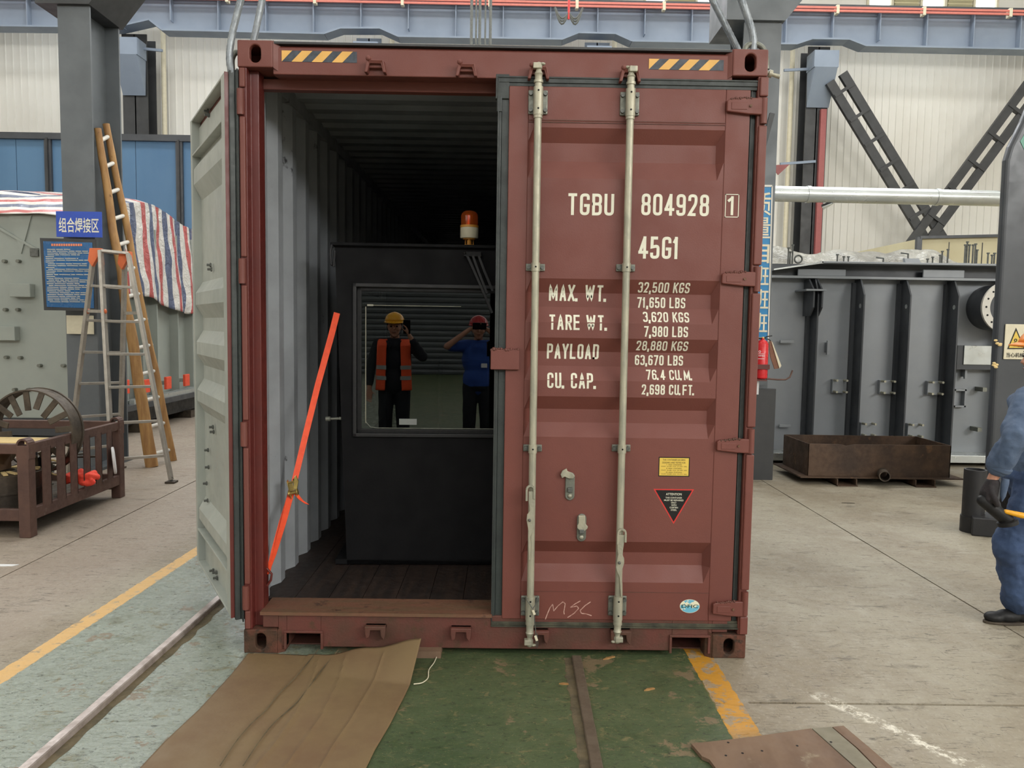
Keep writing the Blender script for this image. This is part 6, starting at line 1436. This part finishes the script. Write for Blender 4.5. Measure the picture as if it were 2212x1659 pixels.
def head_extras(root, c, f, helmet, tilt=0.):
    f = V(f).normalized(); l = V((-f.y, f.x, 0)); u = V((0, 0, 1))
    for s in (-1, 1):
        MB().sphere(c+l*.032*s+f*.081+u*.008, .0115, 8).build('eye', 'dark', root, smooth=True); MB().capsule(c+l*.018*s+f*.090+u*.034, c+l*.046*s+f*.083+u*.034, .004, .003, 8).build('eyebrow', 'hair', root)
    MB().capsule(c-l*.020+f*.096-u*.058, c+l*.020+f*.096-u*.058, .0035, .0035, 8).build('lip_line', 'deepred', root)
    k = MB(); rot = Matrix(((l.x, f.x, 0), (l.y, f.y, 0), (0, 0, 1)))
    k.sphere(c+u*.025-f*.022, .102, 12, (.84, .92, .95), rot); o = k.build('hair', 'hair', root, smooth=True)
    R3 = Matrix.Rotation(tilt, 3, l) @ rot; k = MB(); hc = c+u*.062; vs = []; fs = []; n = 32; rings = 9
    for i in range(rings):
        t = pi/2*i/(rings-1)
        for j in range(n):
            a = 2*pi*j/n; ridge = 1+.03*math.exp(-((abs(sin(a))*cos(t))/.18)**2)
            vs.append(hc+R3 @ V((sin(a)*.112*cos(t), cos(a)*.132*cos(t), .108*sin(t)*ridge)))
    fs = [(i*n+j, i*n+(j+1) % n, (i+1)*n+(j+1) % n, (i+1)*n+j) for i in range(rings-1) for j in range(n)]
    k.add(vs, fs); vs = []
    for rr_, zz in ((1, .004), (1.06, -.006), (1.06, -.012), (.98, -.004)):
        for j in range(n):
            a = 2*pi*j/n; peak = max(0, cos(a))**3*.045; vs.append(hc+R3 @ V((sin(a)*.112*rr_, cos(a)*.132*rr_+(peak if rr_ > 1 else 0), zz-(peak*.25 if rr_ > 1 else 0))))
    k.add(vs, [(i*n+j, i*n+(j+1) % n, (i+1)*n+(j+1) % n, (i+1)*n+j) for i in range(3) for j in range(n)])
    k.build('helmet', helmet, root, smooth=True, solid=.003)
    a, b = c+l*.085+u*.05, c-l*.085+u*.05; MB().tube([a, c+l*.075-u*.06+f*.02, c-u*.125+f*.045, c-l*.075-u*.06+f*.02, b], .004, 6).build('chin_strap', 'darkcloth', root, smooth=True)
def shoe(root, heel, d, sole=.27):
    d = V(d).normalized(); s = V((d.y, -d.x, 0)); rot = Matrix(((s.x, d.x, 0), (s.y, d.y, 0), (0, 0, 1)))
    h = V(heel)
    blob('shoe', [('s', h+d*.05+V((0, 0, .045)), .048, (.85, 1.1, .95), rot), ('s', h+d*.14+V((0, 0, .040)), .050, (.86, 1.5, .75), rot), ('s', h+d*.215+V((0, 0, .034)), .046, (.95, 1.2, .66), rot), ('c', h+d*.05+V((0, 0, .05)), h+d*.05+V((0, 0, .08)), .044, .042)], 'blackrubber', root, .006, 3)
    out = []
    for i in range(24):
        a = 2*pi*i/24; out.append(h+d*(.13+.145*cos(a))+s*(.046*sin(a)*(1+.12*cos(a))))
    MB().prism([(p.x, p.y, .001) for p in out], (0, 0, .014)).build('sole', 'iron', root, .003)

# the worker walking at the right edge, facing left
WK = thing('person', 'worker in blue denim jacket and trousers with black gloves, cut off by the right edge', 'person', (2.83, .5, 0), 'people')
sh, el, wr = P(2220, 864, .42), P(2192, 948, .25), P(2146, 1030, .31); hd = P(2256, 774, .52); fdir = V((-1, .05, 0)); cu_ = el.lerp(wr, .72)
tc = P(2262, 930, .55); hip = P(2232, 1030, .55); kn_, an_ = P(2188, 1180, .48), P(2203, 1296, .50); kn2, an2 = P(2290, 1180, .66), P(2350, 1290, .68)
shr = tc+V((-.02, .19, .12)); elr = shr+V((.10, .06, -.24)); wrr = elr+V((-.12, -.04, -.22))
hL = hand(wr+V((-.010, 0, -.03)), (-.20, -.02, -1), (.9, .1, -.1), (-.5, -1, 0), .75)
hR = hand(wrr+V((0, 0, -.02)), (-.1, 0, -1), (.8, -.3, 0), (-.6, .6, 0), .5)
body = head_parts(hd, fdir)+[('s', tc, .14, (.72, 1.05, 1.35)), ('s', hip, .13, (.8, 1.1, .9)), ('c', sh, el, .042, .036), ('c', el, wr, .036, .026), ('c', shr, elr, .042, .036), ('c', elr, wrr, .036, .026), ('c', wr, wr+V((-.010, 0, -.03)), .027, .026), ('c', hip+V((0, -.07, 0)), kn_, .070, .052), ('c', kn_, an_, .05, .036), ('c', hip+V((0, .09, 0)), kn2, .07, .052), ('c', kn2, an2, .05, .036), ('c', tc+V((0, 0, .2)), hd-V((0, 0, .12)), .07, .055)]
blob('body', body, 'skin', WK, .008)
jk = [('s', tc, .165, (.80, 1.15, 1.3)), ('s', tc.lerp(hip, .75), .165, (.84, 1.12, .95)), ('c', sh+V((.03, .03, .0)), shr+V((0, 0, .01)), .070, .070), ('c', sh, el, .076, .072), ('c', el, cu_, .072, .056), ('c', shr, elr, .074, .066), ('c', elr, wrr+V((.02, 0, .06)), .066, .052), ('c', tc+V((0, 0, .15)), tc+V((-.01, 0, .30)), .082, .066), ('c', tc+V((0, -.12, .15)), tc+V((0, -.03, .25)), .06, .05), ('c', tc+V((0, .12, .15)), tc+V((0, .03, .25)), .06, .05)]
blob('jacket', jk, 'denim', WK, .010, 2, .042, .07)
cf = MB(); cf.lathe(cu_, [(.056, -.012), (.063, -.008), (.060, .016), (.052, .022)], 20, tuple(wr-el)); cf.build('cuff', 'denim', WK, .004, smooth=True)
tz = [('c', hip+V((-.01, -.06, .02)), kn_, .105, .094), ('c', kn_, an_, .094, .086), ('c', hip+V((.0, .09, .0)), kn2, .105, .086), ('c', kn2, an2, .086, .080), ('s', hip, .150, (.85, 1.1, .8))]
blob('trousers', tz, 'denim2', WK, .010, 2, .048, .08)
blob('glove', [(p[0], p[1], p[2], p[3]+.006, p[4]+.006) for p in hL]+[('c', wr+V((-.004, 0, -.035)), wr+V((-.02, 0, -.09)), .036, .044)], 'glove', WK, .005, 2)
blob('glove', [(p[0], p[1], p[2], p[3]+.006, p[4]+.006) for p in hR]+[('c', wrr+V((0, 0, .0)), wrr+V((0, 0, -.09)), .036, .042)], 'glove', WK, .006, 2)
o = MB().lathe(wr+V((.045, -.03, -.005)), [(.018, 0), (.02, .02), (.014, .09), (.002, .12)], 10, (-.1, 0, -1)).build('glove_liner', 'denim', WK, smooth=True)
head_extras(WK, hd, fdir, 'helmeto', -.15)
gg = G(2240, 1352); shoe(WK, (gg.x, .50, 0), (-1, .0, 0)); shoe(WK, (an2.x+.06, an2.y, .0), (-1, .05, 0))
tool = thing('grinder', 'black hand grinder with an orange grip held low by the worker at right', 'tool', tuple(wr+V((0, 0, -.2))))
g0 = wr+V((-.02, -.01, -.145)); k = MB().capsule(g0+V((-.035, 0, .02)), g0+V((.09, -.01, -.075)), .030, .036, 12).lathe(g0+V((.09, -.01, -.075)), [(.03, 0), (.05, .01), (.05, .03), (.02, .035)], 18, (.3, -.1, -1)); k.build('body', 'blackrubber', tool, smooth=True)
MB().capsule(g0+V((.07, -.03, -.03)), g0+V((.145, -.05, -.045)), .012, .016, 10).build('grip', 'helmety', tool, smooth=True)

# the two people taking pictures, seen as reflections in the cab window
def standing(name_lab, x, y, h, shirt, trousers, helmet, armR, armL, phone_c, phone_dim, vest=False, badge=False, apron=False):
    t = thing('person', name_lab, 'person', (x, y, 0), 'people'); f = V((0, 1, 0)); s = h/1.72
    hd = V((x, y-.02, 1.58*s)); shz = 1.38*s
    SL, SR = V((x-.185*s, y-.02, shz)), V((x+.185*s, y-.02, shz)); hipz = .93*s
    (eL, wL), (eR, wR) = armL, armR; B = head_parts(hd, f, .098*s)
    B += [('c', V((x, y-.05, hd.z-.12)), V((x, y-.04, shz)), .055, .06), ('s', V((x, y-.02, 1.22*s)), .17*s, (1.02, .68, 1.25)), ('s', V((x, y-.02, hipz)), .16*s, (1.0, .72, .9))]
    for S_, e, w_ in ((SL, eL, wL), (SR, eR, wR)): B += [('c', S_, e, .050, .040), ('c', e, w_, .040, .027)]
    for q in (-1, 1): B += [('c', V((x+.09*q, y-.02, hipz-.03)), V((x+.10*q, y, .5*s)), .080, .056), ('c', V((x+.10*q, y, .5*s)), V((x+.11*q, y-.03, .09)), .054, .036)]
    for w_, sd in ((wL, V((1, 0, -.2))), (wR, V((-1, 0, -.2)))):
        d = (phone_c-w_).normalized() if (phone_c-w_).length < .25 else V((0, .1, -1)); B += hand(w_, d, (0, .0, 1) if d.z < .5 else (sd.x, .2, .2), sd if d.z < .5 else (sd.x*.3, .9, .1), .5, s=.95)
    blob('body', B, 'skin', t, .010)
    J = [('s', V((x, y-.02, 1.22*s)), .19*s, (1.06, .74, 1.22)), ('s', V((x, y-.02, .98*s)), .185*s, (1.02, .78, 1.1)), ('c', SL+V((.03, 0, .01)), SR+V((-.03, 0, .01)), .068, .068)]
    for S_, e, w_ in ((SL, eL, wL), (SR, eR, wR)):
        J += [('c', S_, S_.lerp(e, .95 if apron else .72), .072, .062)]
        if apron: J += [('c', e, e.lerp(w_, .75), .058, .042)]
    blob('shirt', J, shirt, t, .011, 3, .012, .1)
    T = [('s', V((x, y-.02, hipz)), .175*s, (1.0, .78, .8))]
    for q in (-1, 1): T += [('c', V((x+.09*q, y-.02, hipz-.03)), V((x+.10*q, y, .5*s)), .098, .080), ('c', V((x+.10*q, y, .5*s)), V((x+.11*q, y-.03, .09)), .080, .068)]
    blob('trousers', T, trousers, t, .011, 3, .012, .1)
    for q in (-1, 1): shoe(t, (x+.11*q, y-.09, 0), (q*.12, 1, 0))
    head_extras(t, hd, f, helmet)
    k = MB(); fy = y+.105*s
    k.prism([(x-.012, fy+.02, shz+.03), (x-.09, fy-.01, shz+.05), (x-.05, fy+.035, shz-.06)], (0, .008, 0)).prism([(x+.012, fy+.02, shz+.03), (x+.09, fy-.01, shz+.05), (x+.05, fy+.035, shz-.06)], (0, .008, 0)); k.build('collar', shirt, t)
    if vest:
        for q in (-1, 1):
            k = MB()
            def vp(u, v):
                z = (shz+.06)*(1-v)+.86*s*v; xx = x+q*(.075+.11*u+(.02*v)); rr_ = .20*s; yy = y-.02+sqrt(max(.0, 1-(min(abs(xx-x)/(.235*s), .98))**2))*(.165*s)
                if v < .12: yy -= (.12-v)*.7
                return (xx, yy+.012, z)
            k.grid(vp, 8, 24); k.build('vest_panel', 'vest', t, smooth=True, solid=.006)
            for z in (.98, 1.10):
                k = MB(); n = 8; vs = []
                for i in range(n+1):
                    xx = x+q*(.078+.118*i/n); yy = y-.02+sqrt(max(0, 1-(min(abs(xx-x)/(.235*s), .98))**2))*(.165*s)+.021; vs += [(xx, yy, z*s), (xx, yy, z*s+.045)]
                k.add(vs, [(2*i, 2*i+1, 2*i+3, 2*i+2) for i in range(n)]); k.build('reflective_band', 'reflective', t)
    if badge: MB().box((x+.03, y+.135*s, 1.13*s), (x+.10, y+.142*s, 1.18*s)).build('badge', 'paper', t)
    return t
pc1 = V((.045, -3.70, 1.605))
standing('photographer in a royal-blue shirt and red helmet behind the camera, mirrored in the cab window', .045, -3.97, 1.70, 'shirtblue', 'darkcloth', 'helmetr',
         (V((.40, -3.86, 1.33)), V((.15, -3.76, 1.56))), (V((-.33, -3.84, 1.36)), V((-.06, -3.76, 1.57))), pc1, None, badge=True)
ph = MB().box(pc1-V((.080, .005, .039)), pc1+V((.080, .005, .039))).build('phone', 'phone', None, .004); tag(ph, 'black phone held level in front of the photographer\'s face', 'phone')
pc2 = V((-.775, -3.44, 1.585))
standing('man in yellow helmet and orange vest holding up a phone, mirrored in the cab window', -.93, -3.70, 1.72, 'darkcloth', 'darkcloth', 'helmety',
         (V((-.60, -3.54, 1.25)), V((-.745, -3.48, 1.48))), (V((-1.20, -3.73, 1.12)), V((-1.21, -3.66, .87))), pc2, None, vest=True, apron=True)
ph = MB().box(pc2-V((.040, .004, .078)), pc2+V((.040, .004, .078))).build('phone', 'phone', None, .004); tag(ph, 'black phone held upright beside the face of the man in the orange vest', 'phone')
